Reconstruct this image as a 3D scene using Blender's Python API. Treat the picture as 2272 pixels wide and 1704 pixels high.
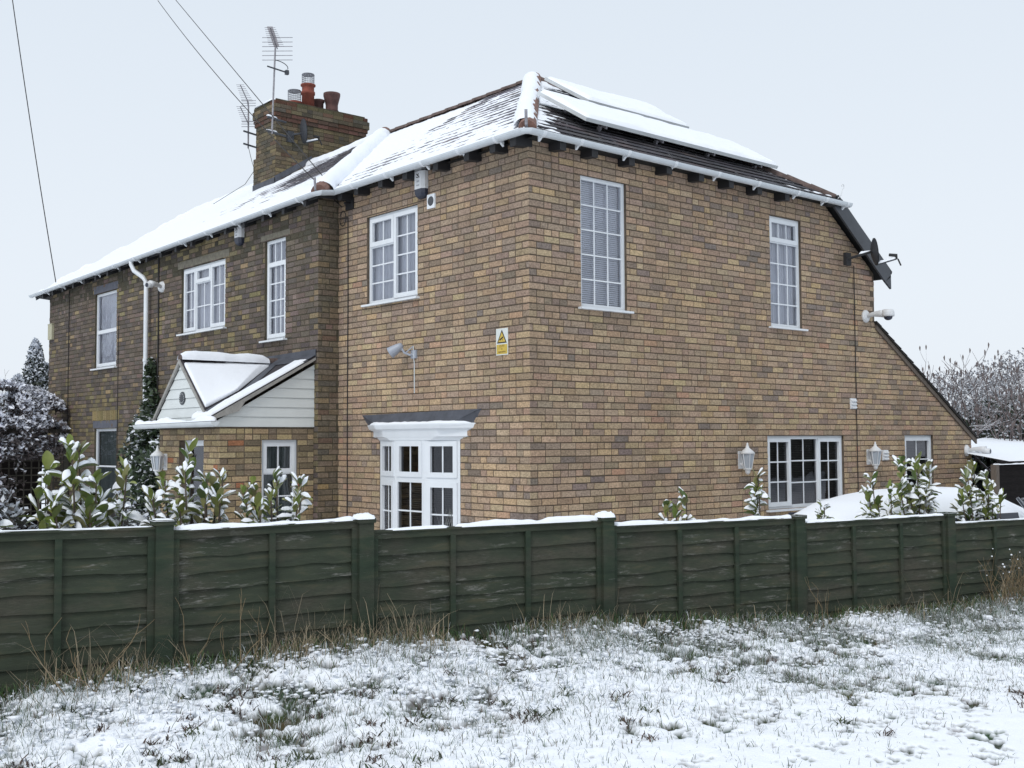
import bpy, math, random
import numpy as np
from mathutils import Vector, Matrix

for o in list(bpy.data.objects): bpy.data.objects.remove(o)
S = bpy.context.scene
# ---------------------------------------------------------------- camera
cam = bpy.data.cameras.new("camera"); camo = bpy.data.objects.new("camera", cam)
S.collection.objects.link(camo); S.camera = camo
cam.sensor_width = 36; cam.lens = 39.59; cam.clip_start = .05; cam.clip_end = 3000
F = Vector((0.6501268, 0.7581607, 0.0502740)); R = Vector((0.7592829, -0.6507393, -0.0052762)); U = R.cross(F)
M = Matrix(((R.x, U.x, -F.x, -7.9637), (R.y, U.y, -F.y, -8.9962), (R.z, U.z, -F.z, 1.65), (0, 0, 0, 1)))
camo.matrix_world = M
# ---------------------------------------------------------------- sky and light
W = bpy.data.worlds.new("World"); S.world = W; W.use_nodes = True
wn = W.node_tree; wn.nodes.clear()
SUN_EL, SUN_AZ = math.radians(48), math.radians(205)
sk = wn.nodes.new('ShaderNodeTexSky'); sk.sky_type = 'NISHITA'; sk.sun_disc = False
sk.sun_elevation = SUN_EL; sk.sun_rotation = math.radians(235); sk.dust_density = 4
hs = wn.nodes.new('ShaderNodeHueSaturation'); hs.inputs['Saturation'].default_value = .35
mx = wn.nodes.new('ShaderNodeMix'); mx.data_type = 'RGBA'; mx.clamp_result = False
mx.inputs[0].default_value = .9
# soft overcast deck: slightly whiter towards the horizon
tc = wn.nodes.new('ShaderNodeTexCoord'); sx = wn.nodes.new('ShaderNodeSeparateXYZ')
mr = wn.nodes.new('ShaderNodeMapRange'); mr.inputs[1].default_value = 0.0; mr.inputs[2].default_value = .55
cm = wn.nodes.new('ShaderNodeMix'); cm.data_type = 'RGBA'; cm.clamp_result = False
cm.inputs[6].default_value = (6.35, 6.8, 7.3, 1); cm.inputs[7].default_value = (5.2, 5.85, 6.6, 1)
bg = wn.nodes.new('ShaderNodeBackground'); bg.inputs[1].default_value = .12
wo = wn.nodes.new('ShaderNodeOutputWorld')
L = wn.links.new
L(sk.outputs[0], hs.inputs['Color']); L(hs.outputs[0], mx.inputs[6])
L(tc.outputs['Generated'], sx.inputs[0]); L(sx.outputs[2], mr.inputs[0]); L(mr.outputs[0], cm.inputs[0])
L(cm.outputs[2], mx.inputs[7]); L(mx.outputs[2], bg.inputs[0]); L(bg.outputs[0], wo.inputs[0])
sl = bpy.data.lights.new("sun", 'SUN'); sl.energy = 1.0; sl.angle = math.radians(18); sl.color = (1, .97, .93)
so = bpy.data.objects.new("sun", sl); S.collection.objects.link(so)
sd = Vector((math.cos(SUN_EL)*math.cos(SUN_AZ), math.cos(SUN_EL)*math.sin(SUN_AZ), math.sin(SUN_EL)))
so.rotation_euler = sd.to_track_quat('Z', 'Y').to_euler()
S.view_settings.view_transform = 'Standard'; S.view_settings.look = 'None'
S.view_settings.exposure = 0.22; S.view_settings.gamma = 1.0
S.render.engine = 'CYCLES'

# ---------------------------------------------------------------- helpers
rnd = random.Random(7)
def hash2(ix, iy, seed):
    h = (ix.astype(np.int64)*374761393 + iy.astype(np.int64)*668265263 + seed*974634777) & 0xFFFFFFFF
    h = ((h ^ (h >> 13))*1274126177) & 0xFFFFFFFF
    return ((h ^ (h >> 16)) & 0xFFFF)/65535.0
def vnoise(x, y, seed=0):
    x = np.asarray(x, float); y = np.asarray(y, float)
    ix = np.floor(x); iy = np.floor(y); fx = x-ix; fy = y-iy
    fx = fx*fx*(3-2*fx); fy = fy*fy*(3-2*fy)
    a = hash2(ix, iy, seed); b = hash2(ix+1, iy, seed); c = hash2(ix, iy+1, seed); d = hash2(ix+1, iy+1, seed)
    return (a*(1-fx)+b*fx)*(1-fy)+(c*(1-fx)+d*fx)*fy
def fbm(x, y, seed=0, oct=4):
    r = 0; a = .5; t = 0
    for i in range(oct):
        r = r+a*vnoise(x*2**i+i*17.3, y*2**i-i*9.1, seed+i*31); t += a; a *= .5
    return r/t

def lnk(o): S.collection.objects.link(o); return o
def thing(name, label, cat, loc=(0, 0, 0), rz=0, group=None):
    o = bpy.data.objects.new(name, None); lnk(o); o.location = loc; o.rotation_euler = (0, 0, rz)
    o.empty_display_size = .1
    o['label'] = label; o['category'] = cat
    if group: o['group'] = group
    return o
def tag(o, label=None, cat=None, group=None, kind=None):
    if label: o['label'] = label
    if cat: o['category'] = cat
    if group: o['group'] = group
    if kind: o['kind'] = kind
    return o
def copy_tree(o, loc, rz=0, label=None, group=None, scale=1):
    r = o.copy(); lnk(r); r.location = loc; r.rotation_euler = (0, 0, rz); r.scale = (scale,)*3
    if label: r['label'] = label
    if group: r['group'] = group
    for ch in list(o.children):
        c = ch.copy(); lnk(c); c.parent = r
        for g in list(ch.children):
            d = g.copy(); lnk(d); d.parent = c
    return r

class MB:
    def __init__(s): s.v = []; s.f = []; s.m = []; s.c = []; s.hascol = False
    def add(s, vs, fs, m=0, col=None):
        b = len(s.v); s.v.extend([tuple(map(float, p)) for p in vs])
        for f in fs: s.f.append(tuple(b+i for i in f)); s.m.append(m); s.c.append(col if col else (1, 1, 1))
        if col: s.hascol = True
    def quad(s, a, b, c, d, m=0, col=None): s.add([a, b, c, d], [(0, 1, 2, 3)], m, col)
    def box(s, p0, p1, m=0, col=None):
        x0, y0, z0 = [min(a, b) for a, b in zip(p0, p1)]; x1, y1, z1 = [max(a, b) for a, b in zip(p0, p1)]
        s.add([(x0, y0, z0), (x1, y0, z0), (x1, y1, z0), (x0, y1, z0), (x0, y0, z1), (x1, y0, z1), (x1, y1, z1), (x0, y1, z1)],
              [(3, 2, 1, 0), (4, 5, 6, 7), (0, 1, 5, 4), (1, 2, 6, 5), (2, 3, 7, 6), (3, 0, 4, 7)], m, col)
    def obox(s, o, ax, ay, az, m=0, col=None):   # oriented box: corner + three edge vectors
        o = Vector(o); ax = Vector(ax); ay = Vector(ay); az = Vector(az)
        v = [o, o+ax, o+ax+ay, o+ay]; v += [p+az for p in v]
        s.add(v, [(3, 2, 1, 0), (4, 5, 6, 7), (0, 1, 5, 4), (1, 2, 6, 5), (2, 3, 7, 6), (3, 0, 4, 7)], m, col)
    def prism(s, poly, d, m=0, col=None):        # polygon (3D points) extruded by vector d
        n = len(poly); d = Vector(d); v = [Vector(p) for p in poly]; v += [p+d for p in v]
        fs = [tuple(range(n))[::-1], tuple(range(n, 2*n))]+[(i, (i+1) % n, n+(i+1) % n, n+i) for i in range(n)]
        s.add(v, fs, m, col)
    def tube(s, pts, r, n=8, m=0, col=None, caps=True, arc=None, flat=1.0):
        pts = [Vector(p) for p in pts]; k = len(pts)
        rr = r if hasattr(r, '__len__') else [r]*k
        b = len(s.v); prev = None; vs = []
        for i, p in enumerate(pts):
            t = (pts[min(i+1, k-1)]-pts[max(i-1, 0)])
            if t.length < 1e-9: t = Vector((0, 0, 1))
            t.normalize()
            up = prev if prev is not None else (Vector((0, 0, 1)) if abs(t.z) < .9 else Vector((1, 0, 0)))
            x = t.cross(up)
            if x.length < 1e-6: x = t.cross(Vector((0, 1, 0)))
            x.normalize(); y = x.cross(t); prev = y
            for j in range(n):
                if arc: a = arc[0]+(arc[1]-arc[0])*j/(n-1)
                else: a = 2*math.pi*j/n
                vs.append(p+x*math.cos(a)*rr[i]+y*math.sin(a)*rr[i]*flat)
        fs = []
        J = n-1 if arc else n
        for i in range(k-1):
            for j in range(J):
                fs.append((i*n+j, i*n+(j+1) % n, (i+1)*n+(j+1) % n, (i+1)*n+j))
        if caps and not arc: fs.append(tuple(range(n))[::-1]); fs.append(tuple((k-1)*n+j for j in range(n)))
        if caps and arc: fs.append(tuple(range(n))[::-1]); fs.append(tuple((k-1)*n+j for j in range(n)))
        s.add(vs, fs, m, col)
    def lathe(s, prof, c=(0, 0, 0), axis=(0, 0, 1), n=16, m=0, col=None, xdir=None):
        c = Vector(c); a = Vector(axis).normalized()
        x = Vector(xdir) if xdir else (a.orthogonal()); x = (x-a*x.dot(a)).normalized(); y = a.cross(x)
        vs = []
        for r, h in prof:
            for j in range(n):
                t = 2*math.pi*j/n; vs.append(c+a*h+x*(r*math.cos(t))+y*(r*math.sin(t)))
        fs = [(i*n+j, i*n+(j+1) % n, (i+1)*n+(j+1) % n, (i+1)*n+j) for i in range(len(prof)-1) for j in range(n)]
        fs.append(tuple(range(n))[::-1]); fs.append(tuple((len(prof)-1)*n+j for j in range(n)))
        s.add(vs, fs, m, col)
    def build(s, name, mats, parent=None, smooth=False, offset=None, autosmooth=None):
        me = bpy.data.meshes.new(name); me.from_pydata(s.v, [], s.f); 
        if not isinstance(mats, (list, tuple)): mats = [mats]
        for a in mats: me.materials.append(a)
        me.polygons.foreach_set('material_index', s.m)
        if s.hascol:
            at = me.attributes.new('bc', 'FLOAT_COLOR', 'FACE')
            at.data.foreach_set('color', np.array([(c[0], c[1], c[2], 1) for c in s.c], float).ravel())
        if smooth: me.polygons.foreach_set('use_smooth', [True]*len(s.f))
        me.validate(); me.update()
        o = bpy.data.objects.new(name, me); lnk(o)
        if parent is not None:
            o.parent = parent
            if parent.parent is None and parent.type == 'EMPTY' and not parent.get('localspace'): o.location = -parent.location
        return o
def grid_mesh(name, P, mat, parent=None, col=None, smooth=True, mask=None):
    """P: (a,b,3) array of points; col: (a,b,3) point colours"""
    a, b = P.shape[:2]; me = bpy.data.meshes.new(name)
    idx = np.arange(a*b).reshape(a, b)
    f = np.stack([idx[:-1, :-1], idx[1:, :-1], idx[1:, 1:], idx[:-1, 1:]], -1)
    if mask is not None: f = f[mask]
    f = f.reshape(-1, 4)
    me.vertices.add(a*b); me.vertices.foreach_set('co', P.reshape(-1))
    me.loops.add(len(f)*4); me.loops.foreach_set('vertex_index', f.reshape(-1))
    me.polygons.add(len(f)); me.polygons.foreach_set('loop_start', np.arange(len(f))*4)
    me.polygons.foreach_set('loop_total', np.full(len(f), 4))
    me.polygons.foreach_set('use_smooth', np.full(len(f), smooth))
    if col is not None:
        at = me.attributes.new('bc', 'FLOAT_COLOR', 'POINT')
        at.data.foreach_set('color', np.concatenate([col.reshape(-1, 3), np.ones((a*b, 1))], 1).ravel())
    me.materials.append(mat); me.update(calc_edges=True); me.validate()
    o = bpy.data.objects.new(name, me); lnk(o)
    if parent is not None:
        o.parent = parent
        if parent.parent is None and parent.type == 'EMPTY' and not parent.get('localspace'): o.location = -parent.location
    return o
def tri_soup(name, V, Fc, mat, parent=None, fcol=None, smooth=False):
    """V (n,3), Fc (m,k) constant k"""
    me = bpy.data.meshes.new(name); k = Fc.shape[1]
    me.vertices.add(len(V)); me.vertices.foreach_set('co', np.asarray(V, float).reshape(-1))
    me.loops.add(Fc.size); me.loops.foreach_set('vertex_index', Fc.reshape(-1))
    me.polygons.add(len(Fc)); me.polygons.foreach_set('loop_start', np.arange(len(Fc))*k)
    me.polygons.foreach_set('loop_total', np.full(len(Fc), k))
    if smooth: me.polygons.foreach_set('use_smooth', np.full(len(Fc), True))
    if fcol is not None:
        at = me.attributes.new('bc', 'FLOAT_COLOR', 'FACE')
        at.data.foreach_set('color', np.concatenate([fcol, np.ones((len(Fc), 1))], 1).ravel())
    me.materials.append(mat); me.update(calc_edges=True); me.validate()
    o = bpy.data.objects.new(name, me); lnk(o)
    if parent is not None:
        o.parent = parent
        if parent.parent is None and parent.type == 'EMPTY' and not parent.get('localspace'): o.location = -parent.location
    return o

# ---------------------------------------------------------------- materials
def mat(name, col=(.5, .5, .5), rough=.6, attr=False, noise=None, stain=None, bump=None, metal=0, spec=.5, stretch=(1, 1, 1), sss=0):
    m = bpy.data.materials.new(name); m.use_nodes = True; nt = m.node_tree; N = nt.nodes; b = N['Principled BSDF']
    b.inputs['Roughness'].default_value = rough; b.inputs['Metallic'].default_value = metal
    b.inputs['Specular IOR Level'].default_value = spec
    b.inputs['Base Color'].default_value = (*col, 1)
    last = None
    if attr:
        a = N.new('ShaderNodeAttribute'); a.attribute_name = 'bc'; last = a.outputs['Color']
    tcn = N.new('ShaderNodeTexCoord'); mp = N.new('ShaderNodeMapping'); mp.inputs['Scale'].default_value = stretch
    nt.links.new(tcn.outputs['Object'], mp.inputs[0])
    if noise:
        sc, amt = noise[:2]                     # scale, +/- value variation
        n = N.new('ShaderNodeTexNoise'); n.inputs['Scale'].default_value = sc; n.inputs['Detail'].default_value = 6
        n.inputs['Roughness'].default_value = .65
        nt.links.new(mp.outputs[0], n.inputs['Vector'])
        r = N.new('ShaderNodeMapRange'); r.inputs[1].default_value = .3; r.inputs[2].default_value = .7
        r.inputs[3].default_value = 1-amt; r.inputs[4].default_value = 1+amt
        nt.links.new(n.outputs['Fac'], r.inputs[0])
        mm = N.new('ShaderNodeMix'); mm.data_type = 'RGBA'; mm.blend_type = 'MULTIPLY'; mm.inputs[0].default_value = 1
        if last: nt.links.new(last, mm.inputs[6])
        else: mm.inputs[6].default_value = (*col, 1)
        nt.links.new(r.outputs[0], mm.inputs[7]); last = mm.outputs[2]
    if stain:      # large soft weather stains, drawn out downwards
        for sc, amt, st in stain:
            mp2 = N.new('ShaderNodeMapping'); mp2.inputs['Scale'].default_value = st; nt.links.new(tcn.outputs['Object'], mp2.inputs[0])
            n = N.new('ShaderNodeTexNoise'); n.inputs['Scale'].default_value = sc; n.inputs['Detail'].default_value = 5; nt.links.new(mp2.outputs[0], n.inputs['Vector'])
            r = N.new('ShaderNodeMapRange'); r.inputs[1].default_value = .3; r.inputs[2].default_value = .7; r.inputs[3].default_value = 1-amt; r.inputs[4].default_value = 1+amt*.6
            nt.links.new(n.outputs['Fac'], r.inputs[0]); mm = N.new('ShaderNodeMix'); mm.data_type = 'RGBA'; mm.blend_type = 'MULTIPLY'; mm.inputs[0].default_value = 1
            nt.links.new(last, mm.inputs[6]); nt.links.new(r.outputs[0], mm.inputs[7]); last = mm.outputs[2]
    if last: nt.links.new(last, b.inputs['Base Color'])
    if bump:
        n = N.new('ShaderNodeTexNoise'); n.inputs['Scale'].default_value = bump[0]; n.inputs['Detail'].default_value = 5
        nt.links.new(mp.outputs[0], n.inputs['Vector'])
        bp = N.new('ShaderNodeBump'); bp.inputs['Strength'].default_value = bump[1]; bp.inputs['Distance'].default_value = bump[2]
        nt.links.new(n.outputs['Fac'], bp.inputs['Height']); nt.links.new(bp.outputs[0], b.inputs['Normal'])
    return m
MT = {}
MT['brick'] = mat('brick', rough=.9, attr=True, noise=(38, .42), bump=(70, .6, .004), spec=.2, stretch=(1, 1, 1.6), stain=[(.7, .12, (1, 1, .8)), (2.6, .12, (1, 1, .25))])
MT['mortar'] = mat('mortar', (.118, .094, .072), .95, noise=(25, .35), spec=.1)
MT['mortar_old'] = mat('mortar_old', (.088, .077, .055), .95, noise=(8, .35), spec=.1)
MT['upvc'] = mat('upvc', (.74, .77, .8), .35, noise=(3, .04))
MT['upvc_dull'] = mat('upvc_dull', (.62, .65, .66), .45, noise=(4, .1))
MT['cladding'] = mat('cladding', (.66, .69, .68), .45, noise=(3, .05))
MT['snow'] = mat('snow', (.88, .905, .95), .7, bump=(45, .25, .01), spec=.25)
MT['snow_ground'] = mat('snow_ground', rough=.8, attr=True, bump=(60, .35, .012), spec=.2)
MT['slate'] = mat('slate', rough=.75, attr=True, noise=(20, .3), bump=(60, .3, .003), spec=.25)
MT['tile'] = mat('tile', (.2, .11, .085), .85, noise=(14, .4), bump=(60, .4, .004))
MT['tile_old'] = mat('tile_old', (.12, .085, .075), .9, noise=(12, .5))
MT['lead'] = mat('lead', (.07, .075, .092), .6, noise=(7, .3), bump=(12, .3, .01))
MT['lintel'] = mat('lintel', (.11, .115, .14), .8, noise=(10, .2))
MT['stone'] = mat('stone', (.17, .155, .12), .9, noise=(20, .3))
MT['weathered_white'] = mat('weathered_white', (.30, .29, .27), .7, noise=(12, .25))
MT['black'] = mat('black_paint', (.018, .018, .02), .6)
MT['dark_grey'] = mat('dark_grey', (.055, .06, .07), .5, noise=(5, .15))
MT['cable'] = mat('cable', (.02, .018, .018), .7)
MT['white_plastic'] = mat('white_plastic', (.68, .69, .7), .4, noise=(12, .08))
MT['grey_plastic'] = mat('grey_plastic', (.36, .39, .45), .4)
MT['steel'] = mat('steel', (.3, .29, .31), .45, metal=.7, noise=(20, .3))
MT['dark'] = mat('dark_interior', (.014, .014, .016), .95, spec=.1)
MT['blind_mid'] = mat('blind_mid', (.20, .23, .22), .8, noise=(3, .2))
MT['room'] = mat('room_interior', (.05, .045, .04), .95, noise=(3, .5), spec=.1)
MT['blind_pale'] = mat('blind_pale', (.80, .81, .86), .8, noise=(2, .08))
MT['blind_dark'] = mat('blind_dark', (.06, .055, .05), .8)
MT['pot'] = mat('terracotta_pot', (.22, .06, .04), .85, noise=(9, .3))
MT['pot_old'] = mat('old_pot', (.10, .05, .045), .85, noise=(9, .4))
MT['mesh'] = mat('wire_mesh', (.3, .31, .34), .5, metal=.6)
MT['yellow'] = mat('sign_yellow', (.56, .4, .07), .6, noise=(30, .12))
MT['sign_white'] = mat('sign_white', (.66, .69, .66), .5, noise=(25, .05))
MT['ink'] = mat('ink', (.02, .018, .012), .7)
MT['ink_faded'] = mat('ink_faded', (.2, .13, .03), .7)
MT['ink_grey'] = mat('ink_grey', (.33, .33, .36), .7)
MT['navy'] = mat('navy_plastic', (.025, .03, .05), .4)
MT['cream'] = mat('cream_box', (.45, .43, .3), .6)
MT['leaf'] = mat('laurel_leaf', rough=.35, attr=True, noise=(15, .15))
MT['leafd'] = mat('dark_leaf', rough=.6, attr=True)
MT['bark'] = mat('bark', (.09, .07, .055), .9, noise=(20, .4))
MT['twig'] = mat('twig', (.15, .12, .115), .9, noise=(14, .4))
MT['grass'] = mat('grass_blade', rough=.75, attr=True)
MT['trellis'] = mat('trellis_wood', (.055, .05, .04), .85, noise=(10, .3))
MT['brown_board'] = mat('brown_board', (.016, .014, .014), .95, spec=.08, noise=(9, .3), stretch=(1, 1, 6))
MT['pale_post'] = mat('pale_post', (.13, .105, .085), .85, noise=(10, .3), stretch=(4, 4, 1))
MT['carpaint'] = mat('car_paint', (.25, .27, .3), .25, metal=.6)
MT['rubber'] = mat('rubber', (.02, .02, .02), .8)
MT['red'] = mat('red_plastic', (.4, .02, .03), .4)
MT['lamp_glass'] = mat('lamp_glass', (.38, .42, .47), .12, spec=.8)
def glass_mat():
    m = bpy.data.materials.new('window_glass'); m.use_nodes = True; nt = m.node_tree; N = nt.nodes; N.clear()
    t = N.new('ShaderNodeBsdfTransparent'); t.inputs[0].default_value = (.86, .88, .9, 1)
    g = N.new('ShaderNodeBsdfGlossy'); g.inputs['Roughness'].default_value = .015; g.inputs[0].default_value = (.95, .95, 1, 1)
    f = N.new('ShaderNodeFresnel'); f.inputs[0].default_value = 1.62
    n = N.new('ShaderNodeTexNoise'); n.inputs['Scale'].default_value = 2.2
    tcn = N.new('ShaderNodeTexCoord'); nt.links.new(tcn.outputs['Object'], n.inputs['Vector'])
    bp = N.new('ShaderNodeBump'); bp.inputs['Strength'].default_value = .06; bp.inputs['Distance'].default_value = .05
    nt.links.new(n.outputs['Fac'], bp.inputs['Height']); nt.links.new(bp.outputs[0], g.inputs['Normal'])
    x = N.new('ShaderNodeMixShader'); o = N.new('ShaderNodeOutputMaterial')
    nt.links.new(f.outputs[0], x.inputs[0]); nt.links.new(t.outputs[0], x.inputs[1]); nt.links.new(g.outputs[0], x.inputs[2])
    nt.links.new(x.outputs[0], o.inputs[0]); return m
MT['glass'] = glass_mat()
def fence_mat(name, pale=2.0, base=(.046, .056, .038)):
    m = bpy.data.materials.new(name); m.use_nodes = True; nt = m.node_tree; N = nt.nodes; b = N['Principled BSDF']
    b.inputs['Roughness'].default_value = .85; b.inputs['Specular IOR Level'].default_value = .2
    tcn = N.new('ShaderNodeTexCoord')
    def nz(scale, st, det=6, ro=.6, dist=0):
        mp = N.new('ShaderNodeMapping'); mp.inputs['Scale'].default_value = st
        nt.links.new(tcn.outputs['Object'], mp.inputs[0])
        n = N.new('ShaderNodeTexNoise'); n.inputs['Scale'].default_value = scale; n.inputs['Detail'].default_value = det
        n.inputs['Roughness'].default_value = ro; n.inputs['Distortion'].default_value = dist
        nt.links.new(mp.outputs[0], n.inputs['Vector']); return n.outputs['Fac']
    def ramp(fac, stops):
        r = N.new('ShaderNodeValToRGB'); e = r.color_ramp.elements
        while len(e) < len(stops): e.new(.5)
        for i, (p, c) in enumerate(stops): e[i].position = p; e[i].color = (*c, 1)
        nt.links.new(fac, r.inputs[0]); return r.outputs[0]
    d = base
    c0 = ramp(nz(3.0, (1, 1, 5)), [(.3, (d[0]*.7, d[1]*.7, d[2]*.75)), (.55, d), (.75, (d[0]*1.9, d[1]*1.45, d[2]*1.35))])
    # brown bare wood in large soft patches
    m1 = ramp(nz(1.6, (1, 1, 2), 4), [(.48, (0, 0, 0)), (.68, (1, 1, 1))])
    c1 = ramp(nz(30, (1, 1, 12)), [(.3, (.04, .036, .028)), (.7, (.10, .092, .072))])
    # pale flaked streaks
    m2 = ramp(nz(5.5, (1, 1, 7), 8, .72, .3), [(.64-.06*pale, (0, 0, 0)), (.73-.06*pale, (1, 1, 1))])
    m3 = ramp(nz(22, (1, 1, 9), 6, .7), [(.40, (0, 0, 0)), (.55, (1, 1, 1))])
    def mix(f, a, bb, k=1.0):
        x = N.new('ShaderNodeMix'); x.data_type = 'RGBA'
        if k != 1.0:
            mu = N.new('ShaderNodeMath'); mu.operation = 'MULTIPLY'; mu.inputs[1].default_value = k
            nt.links.new(f, mu.inputs[0]); f = mu.outputs[0]
        nt.links.new(f, x.inputs[0]); nt.links.new(a, x.inputs[6]); nt.links.new(bb, x.inputs[7]); return x.outputs[2]
    c2 = N.new('ShaderNodeRGB'); c2.outputs[0].default_value = (.27, .26, .24, 1)
    m4 = ramp(nz(1.3, (1, 1, 3.2), 5, .6, .6), [(.50, (.05, .05, .05)), (.60, (1, 1, 1))])
    mv = N.new('ShaderNodeMath'); mv.operation = 'MULTIPLY'; nt.links.new(m2, mv.inputs[0]); nt.links.new(m4, mv.inputs[1])
    mu = N.new('ShaderNodeMath'); mu.operation = 'MULTIPLY'; nt.links.new(mv.outputs[0], mu.inputs[0]); nt.links.new(m3, mu.inputs[1])
    out = mix(mu.outputs[0], mix(m1, c0, c1, .8), c2.outputs[0], .6)
    nt.links.new(out, b.inputs['Base Color'])
    bp = N.new('ShaderNodeBump'); bp.inputs['Strength'].default_value = .5; bp.inputs['Distance'].default_value = .004
    nt.links.new(nz(18, (1, 1, 14)), bp.inputs['Height']); nt.links.new(bp.outputs[0], b.inputs['Normal'])
    return m
MT['fence'] = fence_mat('green_fence_board'); MT['post'] = fence_mat('green_fence_post', .3, (.035, .050, .033))

# ---------------------------------------------------------------- brickwork
class Pl:      # vertical wall plane: u along udir, w = height, d = outwards
    def __init__(s, o, u, n): s.o = Vector(o); s.u = Vector(u); s.n = Vector(n)
    def p(s, u, w, d=0): return s.o+s.u*u+s.n*d+Vector((0, 0, w))
LEFT = Pl((0, 0, 0), (0, 1, 0), (-1, 0, 0)); MAIN = Pl((-.31, 0, 0), (0, 1, 0), (-1, 0, 0))
GAB = Pl((0, 0, 0), (1, 0, 0), (0, -1, 0)); RET = Pl((0, 3.83, 0), (1, 0, 0), (0, -1, 0))
def clip(poly, a, b, c):   # keep a*u+b*w<=c
    out = []
    for i in range(len(poly)):
        p, q = poly[i], poly[(i+1) % len(poly)]
        dp = a*p[0]+b*p[1]-c; dq = a*q[0]+b*q[1]-c
        if dp <= 0: out.append(p)
        if (dp < 0 < dq) or (dq < 0 < dp):
            t = dp/(dp-dq); out.append((p[0]+(q[0]-p[0])*t, p[1]+(q[1]-p[1])*t))
    return out
def area(p): return abs(sum(p[i][0]*p[(i+1) % len(p)][1]-p[(i+1) % len(p)][0]*p[i][1] for i in range(len(p))))/2
def cut_rects(r, holes):
    rs = [r]
    for h in holes:
        nr = []
        for (u0, u1, w0, w1) in rs:
            if u1 <= h[0] or u0 >= h[1] or w1 <= h[2] or w0 >= h[3]: nr.append((u0, u1, w0, w1)); continue
            if w0 < h[2]: nr.append((u0, u1, w0, h[2]))
            if w1 > h[3]: nr.append((u0, u1, h[3], w1))
            a, b = max(w0, h[2]), min(w1, h[3])
            if u0 < h[0]: nr.append((u0, h[0], a, b))
            if u1 > h[1]: nr.append((h[1], u1, a, b))
        rs = nr
    return rs
def pick(pal, r):
    x = r.random()*sum(p[0] for p in pal)
    for p in pal:
        x -= p[0]
        if x <= 0: return p[1]
    return pal[-1][1]
def brickwall(name, pl, u0, u1, w0, w1, holes, colfn, mortar, parent, seed=1, clips=None, joint=.0115, course=.075, L0=.225, hdr=.36, phase=0, wall_back=.12, bclips=None):
    mb = MB(); r = random.Random(seed); j = joint/2
    # mortar bed, cut round the openings
    us = sorted({u0, u1, *[min(max(h[k], u0), u1) for h in holes for k in (0, 1)]})
    ws = sorted({w0, w1, *[min(max(h[k], w0), w1) for h in holes for k in (2, 3)]})
    for a, b in zip(us, us[1:]):
        for c, d in zip(ws, ws[1:]):
            if any(h[0] <= (a+b)/2 <= h[1] and h[2] <= (c+d)/2 <= h[3] for h in holes): continue
            pieces = [[(a, c), (b, c), (b, d), (a, d)]]
            if bclips: pieces = bclips(pieces[0])
            elif clips:
                pp = pieces[0]
                for cl in clips((a+b)/2, (c+d)/2): pp = clip(pp, *cl)
                pieces = [pp]
            for pp in pieces:
                if len(pp) > 2 and area(pp) > 1e-6: mb.add([pl.p(x, y) for x, y in pp], [tuple(range(len(pp)))], 1)
    for h in holes:   # reveals
        a, b, c, d = h
        for (p, q) in (((a, c), (a, d)), ((b, d), (b, c)), ((a, d), (b, d)), ((b, c), (a, c))):
            mb.quad(pl.p(*p), pl.p(*q), pl.p(*q, -wall_back), pl.p(*p, -wall_back), 1)
    nrow = int(math.ceil((w1-w0)/course))
    for k in range(nrow):
        z0 = w0+k*course; z1 = min(z0+course, w1)
        u = u0-(L0/2 if k % 2 else 0)-r.choice([0, 0, 0, L0/4])-phase
        while u < u1:
            l = L0/2 if r.random() < hdr else L0
            a, b = max(u, u0), min(u+l, u1); u += l
            if b-a < .03: continue
            jx = r.uniform(-.0015, .0015); jz = r.uniform(-.0018, .0018)
            rect = (a+j+jx if a > u0 else a, b-j+jx if b < u1 else b, z0+j+jz, z1-j+jz)
            for q in cut_rects(rect, holes):
                poly = [(q[0], q[2]), (q[1], q[2]), (q[1], q[3]), (q[0], q[3])]
                if clips:
                    for cl in clips((a+b)/2, (z0+z1)/2): poly = clip(poly, *cl)
                if len(poly) < 3 or area(poly) < 2e-4: continue
                cx = sum(p[0] for p in poly)/len(poly); cz = sum(p[1] for p in poly)/len(poly)
                du = max(p[0] for p in poly)-min(p[0] for p in poly); dz = max(p[1] for p in poly)-min(p[1] for p in poly)
                bv = .0035; su = max(0, 1-2*bv/du); sz = max(0, 1-2*bv/dz); pr = .006+r.uniform(-.0015, .002)
                n = len(poly); tl = r.uniform(-.001, .001)
                vs = [pl.p(x, y, 0.0) for x, y in poly]+[pl.p(cx+(x-cx)*su, cz+(y-cz)*sz, pr+tl*(1 if x > cx else -1)) for x, y in poly]
                mb.add(vs, [tuple(range(n, 2*n))]+[(i, (i+1) % n, n+(i+1) % n, n+i) for i in range(n)], 0, colfn(cx, cz, r))
    return mb.build(name, [MT['brick'], mortar], parent)
def vary(c, r, a=.13):
    k = 1+r.uniform(-a, a); return (c[0]*1.0*k*(1+r.uniform(-.05, .05)), c[1]*k, c[2]*k*(1+r.uniform(-.07, .07)))
PAL_NEW = [(30, (0.424, 0.321, 0.195)), (26, (0.371, 0.275, 0.176)), (18, (0.329, 0.240, 0.167)), (12, (0.281, 0.219, 0.158)), (7, (0.456, 0.352, 0.201)), (6, (0.392, 0.260, 0.172)), (2, (0.212, 0.168, 0.133)), (.5, (0.392, 0.224, 0.143))]
PAL_TOP = [(16, (0.355, 0.265, 0.170)), (30, (0.304, 0.225, 0.156)), (28, (0.268, 0.201, 0.147)), (18, (0.232, 0.181, 0.137)), (4, (0.412, 0.309, 0.170)), (3, (0.185, 0.151, 0.123))]
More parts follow.
